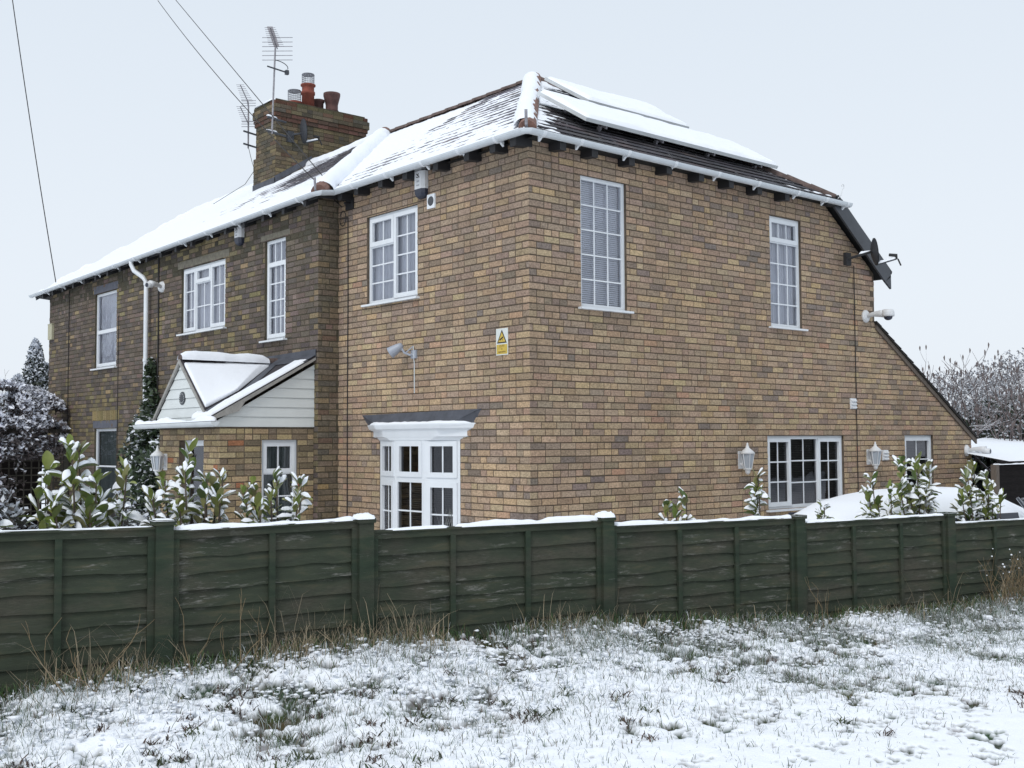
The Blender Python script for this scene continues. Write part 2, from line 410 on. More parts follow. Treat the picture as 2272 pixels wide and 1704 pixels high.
PAL_OLD = [(40, (0.133, 0.109, 0.090)), (25, (0.157, 0.126, 0.102)), (14, (0.111, 0.093, 0.085)), (5, (0.233, 0.179, 0.115)), (2, (0.297, 0.223, 0.138)), (6, (0.175, 0.128, 0.110)), (6, (0.191, 0.150, 0.127))]
PAL_RET = [(26, (0.159, 0.130, 0.095)), (26, (0.191, 0.152, 0.108)), (14, (0.138, 0.118, 0.095)), (14, (0.223, 0.175, 0.113)), (3, (0.286, 0.205, 0.113)), (5, (0.170, 0.120, 0.093))]
PAL_PORCH = [(30, (.38, .29, .17)), (24, (.31, .235, .145)), (18, (.24, .19, .125)), (14, (.19, .15, .105)), (6, (.43, .34, .2)), (2, (.34, .15, .08))]
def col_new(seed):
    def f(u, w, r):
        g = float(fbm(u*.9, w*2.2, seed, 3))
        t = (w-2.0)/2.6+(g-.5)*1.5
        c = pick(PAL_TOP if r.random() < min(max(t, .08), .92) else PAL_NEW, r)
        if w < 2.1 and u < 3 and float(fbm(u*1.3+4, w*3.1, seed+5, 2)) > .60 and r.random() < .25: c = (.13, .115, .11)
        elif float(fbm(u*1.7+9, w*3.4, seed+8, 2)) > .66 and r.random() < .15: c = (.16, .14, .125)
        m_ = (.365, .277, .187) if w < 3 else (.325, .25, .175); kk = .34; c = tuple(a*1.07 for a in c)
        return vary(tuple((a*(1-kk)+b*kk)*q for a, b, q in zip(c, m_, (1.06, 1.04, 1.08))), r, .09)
    return f
def col_old(u, w, r):
    g = float(fbm(u*.7+3, w*.9, 77, 3))
    if (w < 3.35 and w > 2.3 and 5.6 < u < 8.6 and r.random() < .26) or (w > 4.45 and 6.2 < u < 8.2 and r.random() < .3) or (6.2 < u < 6.5 and r.random() < .3): c = pick([(1, (.29, .235, .13)), (1, (.23, .19, .115)), (1, (.2, .15, .10))], r)
    elif g > .56 and r.random() < .12: c = pick([(1, (.25, .205, .11)), (1, (.2, .17, .095))], r)
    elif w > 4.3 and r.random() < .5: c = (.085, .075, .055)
    elif w < 2.6 and r.random() < .35: c = pick([(1, (.17, .14, .085)), (1, (.2, .16, .095))], r)
    else: c = pick(PAL_OLD, r)
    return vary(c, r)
def col_pal(pal, a=.13):
    return lambda u, w, r: vary(pick(pal, r), r, a)

GZ = -.4      # ground level on the house side of the fence
house = thing('brick_house', 'large yellow brick house with snowy hipped slate roof and white windows', 'house', (0, 0, GZ))

# window openings  (u0,u1,w0,w1)
H_TALL = (.775, 1.515, 3.14, 4.635); H_UPR = (4.25, 4.945, 3.14, 4.62); H_LOW = (4.13, 5.885, .735, 1.695); H_SM = (7.49, 8.315, .68, 1.7)
H_W5 = (2.035, 3.14, 3.40, 4.53)
H_W1 = (10.72, 11.765, 3.01, 4.385); H_W2 = (6.50, 8.03, 3.37, 4.41); H_W3 = (4.69, 5.28, 3.07, 4.48); H_W4 = (10.66, 11.72, .55, 1.905)
H_BAY = (1.20, 2.85, -.2, 1.68)
EAVE = 4.98
def gab_clips(u, w):
    if w >= 3.27: return [(1, 0, 6.735), (.706, 1, 4.93+.706*5.5)] if u < 6.74 else [(1, 0, 0)]
    return [(.5807, 1, 3.27+.5807*6.78)]
def gab_b(poly):
    out = []
    top = clip(poly, 0, -1, -3.27); top = clip(top, 1, 0, 6.735) if top else top
    top = clip(top, .706, 1, 4.93+.706*5.5) if top else top
    bot = clip(poly, 0, 1, 3.27); bot = clip(bot, .5807, 1, 3.27+.5807*6.78) if bot else bot
    return [p for p in (top, bot) if p and len(p) > 2]
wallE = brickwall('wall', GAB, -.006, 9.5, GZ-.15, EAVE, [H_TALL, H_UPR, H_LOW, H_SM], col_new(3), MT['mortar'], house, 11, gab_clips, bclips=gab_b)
wallF = brickwall('wall', LEFT, -.006, 3.83, GZ-.15, EAVE, [H_W5, H_BAY], col_new(9), MT['mortar'], house, 12)
wallR = brickwall('wall', RET, -.316, 0, GZ-.15, EAVE-.05, [], col_pal(PAL_RET), MT['mortar_old'], house, 13, phase=.05)
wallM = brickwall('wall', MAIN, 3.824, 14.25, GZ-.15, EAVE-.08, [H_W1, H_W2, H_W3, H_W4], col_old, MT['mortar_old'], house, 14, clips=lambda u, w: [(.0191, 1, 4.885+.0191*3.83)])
wallM['label'] = 'older dark grey-green weathered brick wall'; wallR['label'] = 'narrow old brick return between the two fronts'
mb = MB()   # plain walls on the far sides, closing the house
mb.quad((-.31, 14.25, GZ-.1), (6.73, 14.25, GZ-.1), (6.73, 14.25, 4.1), (-.31, 14.25, 4.67))
mb.quad((6.73, 0.01, GZ-.1), (6.73, 14.25, GZ-.1), (6.73, 14.25, 4.1), (6.73, 0.01, 4.1))
mb.add([(-.31, 14.25, 4.67), (6.73, 14.25, 4.1), (2.82, 14.25, 6.6)], [(0, 1, 2)])
mb.quad((9.49, 0.01, GZ-.1), (9.49, 7, GZ-.1), (9.49, 7, 1.66), (9.49, 0.01, 1.66))
mb.build('wall', MT['mortar'], house)

# ---------------------------------------------------------------- windows
def window(pl, hole, lights, sillx=.05, frame_w=.045, depth=.035, blind=None, label=None, sill=True, dull=False, proud=0.0, parent=None):
    """lights: (u0,u1,w0,w1,cols,rows,sash) as fractions of the opening, u fraction 0 = image left; sash: opening casement with its own frame"""
    u0, u1, w0, w1 = hole; flip = pl.u.y > .5       # left walls: image left = larger u
    def UU(f): return (u1-(u1-u0)*f) if flip else (u0+(u1-u0)*f)
    base = thing_part = MB(); d0 = -depth+proud
    fr = MB(); gl = MB(); bars = MB()
    P = pl.p
    def bx(a, b, c, d, z0, z1, m=fr):
        o = P(min(a, b), c, z0); m.obox(o, pl.u*abs(b-a), pl.n*(z1-z0), Vector((0, 0, d-c)))
    fw = frame_w
    # outer frame
    bx(u0, u1, w1-fw, w1, d0-.05, d0); bx(u0, u1, w0, w0+fw, d0-.05, d0)
    bx(u0, u0+fw, w0+fw, w1-fw, d0-.05, d0); bx(u1-fw, u1, w0+fw, w1-fw, d0-.05, d0)
    for (fu0, fu1, fw0, fw1, nc, nr, sash) in lights:
        a, b = sorted((UU(fu0), UU(fu1))); c, d = w0+(w1-w0)*fw0, w0+(w1-w0)*fw1
        iw = .03
        L_ = a+(fw*.98 if a < u0+.01 else iw/2); R_ = b-(fw*.98 if b > u1-.01 else iw/2)
        B_ = c+(fw*.98 if c < w0+.01 else iw/2); T_ = d-(fw*.98 if d > w1-.01 else iw/2)
        # mullion / transom pieces round this light
        for (x0, x1, y0, y1) in ((a, L_, c, d), (R_, b, c, d), (L_, R_, c, B_), (L_, R_, T_, d)):
            if x1-x0 > .002 and y1-y0 > .002 and not (x0 <= u0+.001 and x1 <= u0+fw) and not (x1 >= u1-.001 and x0 >= u1-fw) and not (y0 <= w0+.001 and y1 <= w0+fw) and not (y1 >= w1-.001 and y0 >= w1-fw):
                bx(x0, x1, y0, y1, d0-.048, d0-.003)
        if sash:
            sw = .038; z = d0+.012
            bx(L_-.012, R_+.012, T_-sw, T_+.012, d0-.03, z); bx(L_-.012, R_+.012, B_-.012, B_+sw+.006, d0-.03, z)
            bx(L_-.012, L_+sw, B_+sw+.006, T_-sw, d0-.03, z); bx(R_-sw, R_+.012, B_+sw+.006, T_-sw, d0-.03, z)
            L_ += sw; R_ -= sw; B_ += sw+.006; T_ -= sw
        zg = d0-.022
        qd = [P(L_, B_, zg), P(R_, B_, zg), P(R_, T_, zg), P(L_, T_, zg)]
        gl.quad(*(qd[::-1] if flip else qd))
        bw = .009
        for i in range(1, nc):
            x = L_+(R_-L_)*i/nc; bx(x-bw, x+bw, B_, T_, zg+.001, zg+.008, bars)
        for i in range(1, nr):
            y = B_+(T_-B_)*i/nr; bx(L_, R_, y-bw, y+bw, zg+.0015, zg+.0095, bars)
    f = fr.build('window', MT['upvc_dull'] if dull else MT['upvc'], parent or house)
    if label: f['label'] = label
    g = gl.build('pane', MT['glass'], f)
    if bars.f: bars.build('glazing_bar', MT['upvc'], f)
    if sill:
        s = MB(); a, b = u0-sillx, u1+sillx
        o = P(a, w0-.028, -.02); s.obox(o, pl.u*(b-a), pl.n*.085, Vector((0, 0, .024)))
        s.build('sill', MT['upvc'], f)
    # blind / dark room behind
    if blind:
        kind, bm = blind[0], MB(); zb = d0-.075
        if kind == 'slats':
            y = w0+fw; k = 0
            while y < w1-fw*.6:
                bm.obox(P(u0+fw*.5, y, zb), pl.u*(u1-u0-fw), pl.n*.012, Vector((0, 0, .018))); y += .0235
            bm.quad(P(u0, w0, zb-.02), P(u1, w0, zb-.02), P(u1, w1, zb-.02), P(u0, w1, zb-.02), 1)
            bm.build('blind', [MT[blind[1]], MT['dark']], f)
        elif kind == 'net':
            n = 60
            pts = [(u0+(u1-u0)*i/n, zb+.012*math.sin(i*1.1)+.006*math.sin(i*2.7)) for i in range(n+1)]
            for (a, za), (b, zb2) in zip(pts, pts[1:]): bm.quad(P(a, w0, za), P(b, w0, zb2), P(b, w1, zb2), P(a, w1, za))
            bm.build('curtain_or_reflection', MT[blind[1]], f)  # on the old front's upper windows this sheet imitates reflected sky
    rm = MB(); zz = -1.2; a, b, c, d = u0, u1, w0, w1
    q = [(a, c), (b, c), (b, d), (a, d)]
    for i in range(4):
        p, r_ = q[i], q[(i+1) % 4]; rm.quad(P(*p, -.1), P(*r_, -.1), P(*r_, zz), P(*p, zz))
    rm.quad(*[P(*p, zz) for p in q]); rm.build('room', MT['room'], f)
    return f
T = True
window(GAB, H_TALL, [(0, 1, 0, 1, 3, 5, False)], blind=('slats', 'blind_pale'), label='tall window of fifteen small panes with closed slatted blind')
window(GAB, H_UPR, [(0, 1, .77, 1, 3, 1, T), (0, 1, 0, .77, 3, 4, False)], blind=('net', 'blind_pale'), label='narrow upper window with small opening light on top')
window(GAB, H_LOW, [(0, .31, 0, 1, 2, 3, T), (.31, .665, 0, 1, 2, 3, False), (.665, 1, 0, 1, 2, 3, T)], blind=('slats', 'blind_dark'), label='wide three-light ground floor window with dark blind')
window(GAB, H_SM, [(0, 1, 0, 1, 2, 3, T)], blind=('slats', 'blind_dark'), label='small ground floor window at the low end of the gable')
window(LEFT, H_W5, [(0, .505, .655, 1, 2, 1, T), (0, .505, 0, .655, 2, 3, False), (.505, 1, 0, 1, 2, 4, T)], blind=('net', 'blind_pale'), label='two-light upper window on the newer front')
window(MAIN, H_W1, [(0, 1, .5, 1, 1, 1, False), (0, 1, 0, .5, 1, 1, T)], blind=('net', 'blind_pale'), label='plain two-pane upper window at the far end')  # pale net stands in for sky and branches reflected in the pane
window(MAIN, H_W2, [(0, .3, 0, 1, 2, 3, T), (.3, .64, .74, 1, 1, 1, T), (.3, .64, 0, .74, 2, 2, False), (.64, 1, 0, 1, 2, 3, T)], blind=('net', 'blind_pale'), label='three-light upper window under a stone lintel')  # pale sheet behind the glass puts in the sky reflection as colour
window(MAIN, H_W3, [(0, 1, .77, 1, 3, 1, False), (0, 1, 0, .77, 3, 4, T)], blind=('net', 'blind_pale'), label='narrow upper window of the old front')  # here too the pale net replaces a sky reflection
window(MAIN, H_W4, [(0, 1, .5, 1, 1, 1, False), (0, 1, 0, .5, 1, 1, False)], blind=('net', 'blind_mid'), label='ground floor window under a grey-blue lintel')
# lintels
for (h, m, ex, ht) in ((H_W1, 'lintel', .06, .13), (H_W4, 'lintel', .06, .13), (H_W2, 'stone', .13, .11), (H_W3, 'stone', .12, .075)):
    lb = MB(); lb.obox(MAIN.p(h[0]-ex, h[3]+.012, -.03), MAIN.u*(h[1]-h[0]+2*ex), MAIN.n*.038, Vector((0, 0, ht))); lb.build('lintel', MT[m], house)
lb = MB(); r = random.Random(3)
for i in range(15):
    u = 10.55+i*.085; lb.obox(MAIN.p(u, 2.06, -.01), MAIN.u*.075, MAIN.n*(.018+r.uniform(0, .002)), Vector((0, 0, .17)), col=vary((.25, .2, .1), r))
lb.build('brick_arch', MT['brick'], house)

# bay (three shallow facets under a lead and moulded cornice)
bay = thing('bay', '', '', (0, 0, 0)); bpy.data.objects.remove(bay)
BV = [(0.0, 2.84), (-.12, 2.34), (-.12, 1.74), (0.0, 1.21)]
fr = MB(); gl = MB(); br = MB()
def facet(p, q, lights):
    p = Vector((p[0], p[1], 0)); q = Vector((q[0], q[1], 0)); u = (q-p); Ln = u.length; u.normalize(); n = Vector((0, 0, 1)).cross(u); n = -n if n.x > 0 else n
    pl = Pl(p, u, n)
    def bx(a, b, c, d, z0, z1, m): m.obox(pl.p(a, c, z0), u*(b-a), n*(z1-z0), Vector((0, 0, d-c)))
    T0 = 1.70
    bx(0, .05, -.2, T0, -.06, 0, fr); bx(Ln-.05, Ln, -.2, T0, -.06, 0.001, fr); bx(.05, Ln-.05, T0-.06, T0, -.06, 0, fr)
    bx(.05, Ln-.05, 1.16, 1.235, -.06, 0, fr)
    for (c, d, sash, nc, nr) in ((1.235, T0-.06, True, 2, 1), (-.2, 1.16, lights, 2, 4)):
        a, b = .05, Ln-.05
        if sash:
            s = .05
            bx(a-.01, b+.01, d-s, d+.01, -.03, .014, fr); bx(a-.01, b+.01, c-.01, c+s, -.03, .014, fr); bx(a-.01, a+s, c+s, d-s, -.03, .014, fr); bx(b-s, b+.01, c+s, d-s, -.03, .014, fr)
            a += s; b -= s; c += s; d -= s
        qd = [pl.p(a, c, -.02), pl.p(b, c, -.02), pl.p(b, d, -.02), pl.p(a, d, -.02)]
        gl.quad(*(qd if (qd[1]-qd[0]).cross(qd[2]-qd[0]).dot(pl.n) > 0 else qd[::-1]))
        for i in range(1, nc): x = a+(b-a)*i/nc; bx(x-.009, x+.009, c, d, -.018, -.01, br)
        for i in range(1, nr): y = c+(d-c)*i/nr; bx(a, b, y-.009, y+.009, -.0175, -.0085, br)
facet(BV[0], BV[1], True); facet(BV[1], BV[2], False); facet(BV[2], BV[3], True)
bf = fr.build('bay_window', MT['upvc'], house); bf['label'] = 'three-facet bow window with white frames under a lead roof'
gl.build('pane', MT['glass'], bf); br.build('glazing_bar', MT['upvc'], bf)
b2 = MB()
for i in range(60):
    y = -.2+i*.026
    if y < 1.12: b2.box((.02, 1.26, y), (.03, 2.8, y+.018))
b2.build('blind', MT['blind_dark'], bf)
# ornament in the right-hand light: pale sprig of leaves standing on the inner sill
b2 = MB()
r = random.Random(5)
for k in range(9):
    y0 = 1.45+r.uniform(-.06, .1); pts = [(-.03, y0, .15)]
    for j in range(1, 7): pts.append((-.03+r.uniform(-.01, .01), y0+math.sin(j*.5+k)*.05*j*.5, .15+j*.12))
    b2.tube(pts, [.012-.0015*i for i in range(7)], 4)
b2.build('plant', mat('pale_plant', (.2, .21, .2), .7), bf)
b2 = MB(); b2.box((.9, 1.15, -.3), (.95, 2.9, 1.7)); b2.box((.05, 1.1, -.3), (.9, 1.15, 1.7)); b2.box((.05, 2.9, -.3), (.9, 2.95, 1.7)); b2.box((.05, 1.1, 1.7), (.9, 2.95, 1.75))
b2.build('room', MT['room'], bf)
def ring(yl, yr, d, z):     # outline of a canopy layer: wall, front corners, wall
    return [(0.0, yl, z), (-d, yl-.42, z), (-d, yr+.42, z), (0.0, yr, z)]
def layer(mb, a, b, m=0):
    for i in range(3): mb.quad(a[i], a[i+1], b[i+1], b[i], m)
mb = MB()
prof = [(2.86, 1.19, .125, 1.66), (2.92, 1.13, .13, 1.69), (3.0, 1.05, .135, 1.705), (3.0, 1.05, .15, 1.775), (3.05, 1.0, .155, 1.785), (3.10, .95, .175, 1.80), (3.13, .925, .185, 1.84), (3.13, .925, .185, 1.855), (3.08, .97, .14, 1.858)]
rs = [ring(*p) for p in prof]
for a, b in zip(rs, rs[1:]): layer(mb, a, b)
mb.add(rs[-1], [(0, 1, 2, 3)]); mb.add(rs[0], [(3, 2, 1, 0)])
cn = mb.build('cornice', MT['upvc'], bf)
mb = MB(); lo = [(0.0, 3.12, 1.855), (-.10, 2.80, 1.857), (-.10, 1.25, 1.857), (0.0, .94, 1.855)]; hi = [(-.004, 3.25, 1.985), (-.02, 3.22, 1.985), (-.02, .83, 2.01), (-.004, .81, 2.01)]
layer(mb, lo, hi); mb.add(hi, [(0, 1, 2, 3)]); mb.build('lead_roof', MT['lead'], bf)
n = 90; Pg = np.zeros((n, 5, 3)); ts = np.linspace(0, 1, n); y = 3.10-ts*2.15
for j in range(5):
    a = math.pi*(j/4); dd = .10+.04*(1-math.cos(a))/1.0
    hgt = .02+.02*fbm(ts*14, ts*0, 5)
    Pg[:, j, 0] = -(dd-.01)*np.minimum(1, np.minimum(ts, 1-ts)*5.5); Pg[:, j, 1] = y; Pg[:, j, 2] = 1.848+np.sin(a)*hgt+.008
grid_mesh('snow', Pg, MT['snow'], bf)
mb = MB(); mb.box((-.1, 1.28, -.26), (.08, 2.8, -.2)); mb.build('sill', MT['upvc'], bf)

# ---------------------------------------------------------------- roof
def slates(mb, O, Ud, Vd, ulen, vlen, clips2d, seed, gauge=.2, wid=.25, cols=None, lift=.014):
    """O eave origin, Ud along eave, Vd up slope (unit)"""
    r = random.Random(seed); N = Ud.cross(Vd).normalized()
    if N.z < 0: N = -N
    k = 0; v = 0
    while v < vlen:
        u = -(wid/2 if k % 2 else 0)-wid
        while u < ulen+wid:
            g = .003; jz = r.uniform(-.006, .006)
            poly = [(u+g, v+jz), (u+wid-g, v+jz), (u+wid-g, v+gauge+.012), (u+g, v+gauge+.012)]
            for c in clips2d:
                poly = clip(poly, *c)
                if len(poly) < 3: break
            if len(poly) >= 3 and area(poly) > 2e-4:
                col = vary(pick(cols, r), r, .2); dz = r.uniform(0, .004)
                def pt(p): return O+Ud*p[0]+Vd*p[1]+N*(.004+(lift+dz)*max(0, 1-(p[1]-v)/gauge))
                vs = [pt(p) for p in poly]; n = len(vs)
                vs += [p-N*.008 for p in vs[:2]]
                mb.add(vs, [tuple(range(n)), (n, n+1, 1, 0)], 0, col)
            u += wid
        v += gauge; k += 1
SL_COL = [(5, (.19, .18, .20)), (4, (.15, .14, .16)), (3, (.22, .2, .21)), (1, (.19, .155, .16))]
SL_DRY = [(5, (.07, .066, .074)), (4, (.048, .044, .05)), (2, (.08, .065, .067))]
A = Vector((-.15, -.15, 4.95)); B = Vector((5.65, -.15, 4.98)); R0 = Vector((2.82, 3.04, 6.895)); R1 = Vector((2.82, 6.87, 6.895))
V0 = Vector((-.15, 3.72, 4.95)); HF = Vector((-.45, 3.62, 4.87)); ML = Vector((-.45, 14.65, 4.66)); RL = Vector((2.82, 14.55, 6.75)); VG = Vector((6.95, -.15, 4.05))
def half(p, q, inside):     # 2D half plane through p,q keeping 'inside'
    a, b = q[1]-p[1], -(q[0]-p[0]); c = a*p[0]+b*p[1]
    if a*inside[0]+b*inside[1] > c: a, b, c = -a, -b, -c
    return (a, b, c)
def poly_clips(O, Ud, Vd, pts):
    q = [((p-O).dot(Ud), (p-O).dot(Vd)) for p in pts]; c = (sum(a for a, _ in q)/len(q), sum(b for _, b in q)/len(q))
    return [half(q[i], q[(i+1) % len(q)], c) for i in range(len(q))], max(a for a, _ in q), max(b for _, b in q), min(a for a, _ in q)
def slope(pts, Ud, cols, seed, mb, over=.0):
    """pts: first two on the eave"""
    O = pts[0]; n = (pts[1]-pts[0]).cross(pts[-1]-pts[0]).normalized()
    if n.z < 0: n = -n
    Ud = (pts[1]-pts[0]).normalized(); Vd = n.cross(Ud)
    if Vd.z < 0: Vd = -Vd
    cl, um, vm, _ = poly_clips(O, Ud, Vd, pts); slates(mb, O, Ud, Vd, um, vm, cl, seed, cols=cols)
    mb.add([p-n*.012 for p in pts], [tuple(range(len(pts)))], 0, (.03, .03, .03))
    return n
rf = MB()
slope([V0, A, R0, R1], None, SL_COL, 1, rf)
nH = slope([A, B, R0], None, SL_DRY, 2, rf)
slope([HF, Vector((-.15, 3.62, 4.872)), V0+Vector((0.02, .02, 0)), R1], None, SL_COL, 3, rf)
slope([ML, HF, R1, RL], None, SL_COL, 4, rf)
rf.add([B, VG, Vector((6.95, 14.5, 4.0)), RL, R0], [(0, 1, 2, 3, 4)], 0, (.05, .045, .05))
rf.add([p+Vector((.1 if i in (0,) else 0, 0, -.055)) for i, p in enumerate([A, B, VG, Vector((6.95, 14.5, 4.0)), RL, ML, HF, V0])], [(7, 6, 5, 4, 3, 2, 1, 0)], 0, (.02, .02, .02))
roof = rf.build('roof', MT['slate'], house)

def snow_quad(name, q, nu, nv, thick, parent, lip=.03):
    """q: four corners (eave a, eave b, top b, top a); thick(U,V,P)->metres along the normal"""
    q = [np.array(p, float) for p in q]; u = np.linspace(0, 1, nu)[:, None]; v = np.linspace(0, 1, nv)[None, :]
    P = (q[0][None, None]*((1-u)*(1-v))[..., None]+q[1][None, None]*(u*(1-v))[..., None]+q[2][None, None]*(u*v)[..., None]+q[3][None, None]*((1-u)*v)[..., None])
    n = np.cross(q[1]-q[0], q[3]-q[0]); n /= np.linalg.norm(n); n = n if n[2] > 0 else -n
    uu = u+0*v; vv = v+0*u
    t = thick(uu, vv, P)
    ed = np.minimum(1, np.minimum(np.minimum(uu, 1-uu)*nu, np.minimum(vv, 1-vv)*nv)/1.5)
    t = t*ed-(1-ed)*.02
    return grid_mesh(name, P+n*t[..., None], MT['snow'], parent)
def th_front(u, v, P):     # extension front slope: deep at the eave, slates showing through higher up, bare streaks near the top
    y, z = P[..., 1], (P[..., 2]-4.95)/1.95
    n = fbm(y*1.1+z*1.5, z*4.5, 21, 4); f = fbm(y*5, z*34, 22, 3); g = fbm(y*22, z*60, 23, 2)
    base = .0245-.0145*np.clip(z*1.5-.05, 0, 1)
    wind = np.clip((3.6-y)/3.4, 0, 1)*.006*np.clip(z*2.5-.2, 0, 1)
    top = .012*np.clip((z-.88)/.1, 0, 1)
    return base-wind-top+(n-.5)*.024+(f-.5)*.017+(g-.5)*.012
snow_quad('snow_cover', [V0+Vector((0, 0, 0)), A, R0, R1], 230, 200, th_front, roof)
def th_main(u, v, P):
    y, z = P[..., 1], (P[..., 2]-4.75)/2.1
    n = fbm(y*1.2, z*4, 31, 4); f = fbm(y*5, z*30, 32, 3)
    base = .034-.022*np.clip(z*1.5-.1, 0, 1)*np.clip((10.4-y)/2.2, 0, 1)-.03*np.clip((z-.42)/.3, 0, 1)*np.clip((8.3-y)/1.5, 0, 1)
    return base+(n-.5)*.026+(f-.5)*.02
snow_quad('snow_cover', [ML, HF, R1, RL], 420, 150, th_main, roof)
def th_hip(u, v, P):
    x, y = P[..., 0], P[..., 1]
    n = fbm(x*2.2, y*3.5, 41, 4); f = fbm(x*9, y*24, 42, 3)
    edge = .035*np.clip(1-(x-y-.0)/.75, 0, 1)+.012*np.clip((x-4.6)/.9, 0, 1)+.016*np.exp(-((y+.1)/.10)**2)*(x > 2.4)
    return -.014+edge+(n-.5)*.042+(f-.5)*.03
snow_quad('snow_cover', [A, B, R0+Vector((.05, 0, 0)), R0], 240, 120, th_hip, roof)
# ridge and hip tiles with snow on them
def hip_run(p, q, name, m, rad, rise, parent, seg=.33, snow=None, seed=0, shift=0):
    p = Vector(p); q = Vector(q); L_ = (q-p).length; d = (q-p).normalized(); k = int(L_/seg); mb = MB()
    for i in range(k):
        a = p+d*(L_*i/k); b = p+d*(L_*(i+1.06)/k)
        mb.tube([a+Vector((0, 0, rise)), b+Vector((0, 0, rise+.012))], rad, 8, arc=(-.15, math.pi+.15))
    o = mb.build(name, m, parent)
    if snow:
        s0, s1, th = snow; n = int(L_/.04); n = max(n, 8); nn = 9
        side = d.cross(Vector((0, 0, 1))).normalized(); up = side.cross(d)
        Pg = np.zeros((n, nn, 3)); t = np.linspace(s0, s1, n); nz = fbm(t*L_*4, t*0, seed, 3)
        for j in range(nn):
            a = math.pi*(j/(nn-1)); wob = .35+.75*fbm(t*L_*5, t*0+j*.15, seed+9, 3)
            for c in range(3):
                base = p[c]+d[c]*L_*t; e = np.minimum(1, np.minimum(t-s0, s1-t)*L_/.08)
                Pg[:, j, c] = base+side[c]*(shift*(1+.8*(nz-.5))+math.cos(a)*(rad+.02)*(.62+.62*wob))+up[c]*(math.sin(a)*(rad+.014+th*(.6+.8*nz)*e)*1.0+rise-.012)
        grid_mesh('snow', Pg, MT['snow'], o)
    return o
hip_run(A+Vector((.05, .05, .02)), R0, 'hip_tiles', MT['tile'], .10, .0, house, snow=(.03, 1, .028), seed=51, shift=-.03)
hip_run(B+Vector((-.03, .05, .02)), R0, 'hip_tiles', MT['tile_old'], .07, 0, house)
hip_run(R0, R1, 'ridge_tiles', MT['tile_old'], .055, .0, house)
snow_strip0 = (R0, R1)
hip_run(HF+Vector((.05, .05, .02)), R1+Vector((0, .02, .02)), 'hip_tiles', MT['tile'], .11, .0, house, snow=(.04, .97, .03), seed=53)
hip_run(R1+Vector((0, 0.1, .0)), RL, 'ridge_tiles', MT['tile_old'], .075, -.03, house, snow=(0.02, 1, .045), seed=54)
# verge at the far gable
mb = MB(); mb.obox(ML+Vector((0, -.02, -.1)), RL-ML, Vector((0, .05, 0)), Vector((0, 0, .12))); mb.build('verge_board', MT['dark_grey'], house)
# hip irons
for nm, p in (('hip_iron', A+Vector((-.03, -.03, .0))), ('hip_iron', HF+Vector((-.03, -.03, 0)))):
    mb = MB(); mb.tube([p, p+Vector((-.06, -.06, .02)), p+Vector((-.08, -.08, .17))], .016, 6); mb.build(nm, MT['steel'], house)
mb = MB(); c = B+Vector((.06, 0, .08)); mb.tube([B+Vector((-.05, 0, .0)), c, c+Vector((.05, 0, .1))]+[c+Vector((.05+.03*math.sin(a), 0, .13-.03*math.cos(a))) for a in np.linspace(0, 5, 8)], .006, 5); mb.build('hip_iron', MT['white_plastic'], house)

# eaves: fascia/rafter feet, gutters
rf = MB()
def rfeet():
    for x in (.33, .816, 1.416, 2.059, 2.646, 3.224, 3.8, 4.393):
        m = MB(); m.prism([(x-.04, 0.05, 4.82), (x-.04, -.19, 4.80), (x-.04, -.19, 4.93), (x-.04, .05, 5.02)], (.095, 0, 0)); m.build('rafter_foot', MT['black'], house)
    for y in (.03, .372, .831, 1.413, 2.031, 2.556, 3.106, 3.5):
        m = MB(); m.prism([(0.05, y-.04, 4.82), (-.19, y-.04, 4.80), (-.19, y-.04, 4.93), (.05, y-.04, 5.02)], (0, .095, 0)); m.build('rafter_foot', MT['black'], house)
    for i in range(19):
        y = 3.86+i*.57; dz = -(y-3.8)*.019
        m = MB(); m.prism([(-.26, y-.03, 4.84+dz), (-.5, y-.03, 4.73+dz), (-.5, y-.03, 4.84+dz), (-.26, y-.03, 4.93+dz)], (0, .07, 0)); m.build('rafter_foot', MT['black'], house)
rfeet()
mb = MB()
mb.box((-.17, -.17, 4.925), (5.6, -.155, 4.97)); mb.box((-.17, -.155, 4.925), (-.155, 3.6, 4.97))
mb.obox((-.47, 3.6, 4.80), (0, 11.05, -.2), (.014, 0, 0), (0, 0, .06)); mb.box((-.46, 3.6, 4.82), (-.155, 3.614, 4.88))
mb.build('fascia', MT['black'], house)
def gutter(pts, name, parent, m, r=.055):
    pts = [Vector(p) for p in pts]; mb = MB()
    mb.tube(pts, r, 10, arc=(math.pi, 2*math.pi), caps=True)
    mb.tube([p+Vector((0, 0, 0)) for p in pts], r-.004, 10, arc=(math.pi, 2*math.pi), caps=False)
    o = mb.build(name, m, parent, smooth=False)
    return o
MT['gutter'] = mat('gutter_plastic', (.6, .64, .67), .35, noise=(5, .08))
GP_E = [(5.80, -.225, 4.935), (-.19, -.225, 4.935), (-.225, -.19, 4.935), (-.225, 3.50, 4.925)]
GP_M = [(-.225, 3.5, 4.925), (-.25, 3.56, 4.915), (-.48, 3.52, 4.875), (-.53, 3.58, 4.865)]
GP_M2 = [(-.53, 3.58, 4.865), (-.53, 14.72, 4.66)]
g1 = gutter(GP_E, 'gutter', house, MT['gutter']); g2 = gutter(GP_M+GP_M2[1:], 'gutter', house, MT['gutter'])
def bracket(p, n):      # fascia bracket under the gutter
    br = MB(); p = Vector(p); t = Vector((0, 0, 1)).cross(Vector(n))
    br.tube([p-t*.02, p+t*.02], .062, 10, arc=(math.pi, 2*math.pi))
    br.prism([p+Vector(n)*-.01+Vector((0, 0, -.04)), p-Vector(n)*.07+Vector((0, 0, -.09)), p-Vector(n)*.07+Vector((0, 0, -.03))], t*.03); br.build('gutter_bracket', MT['upvc'], house)
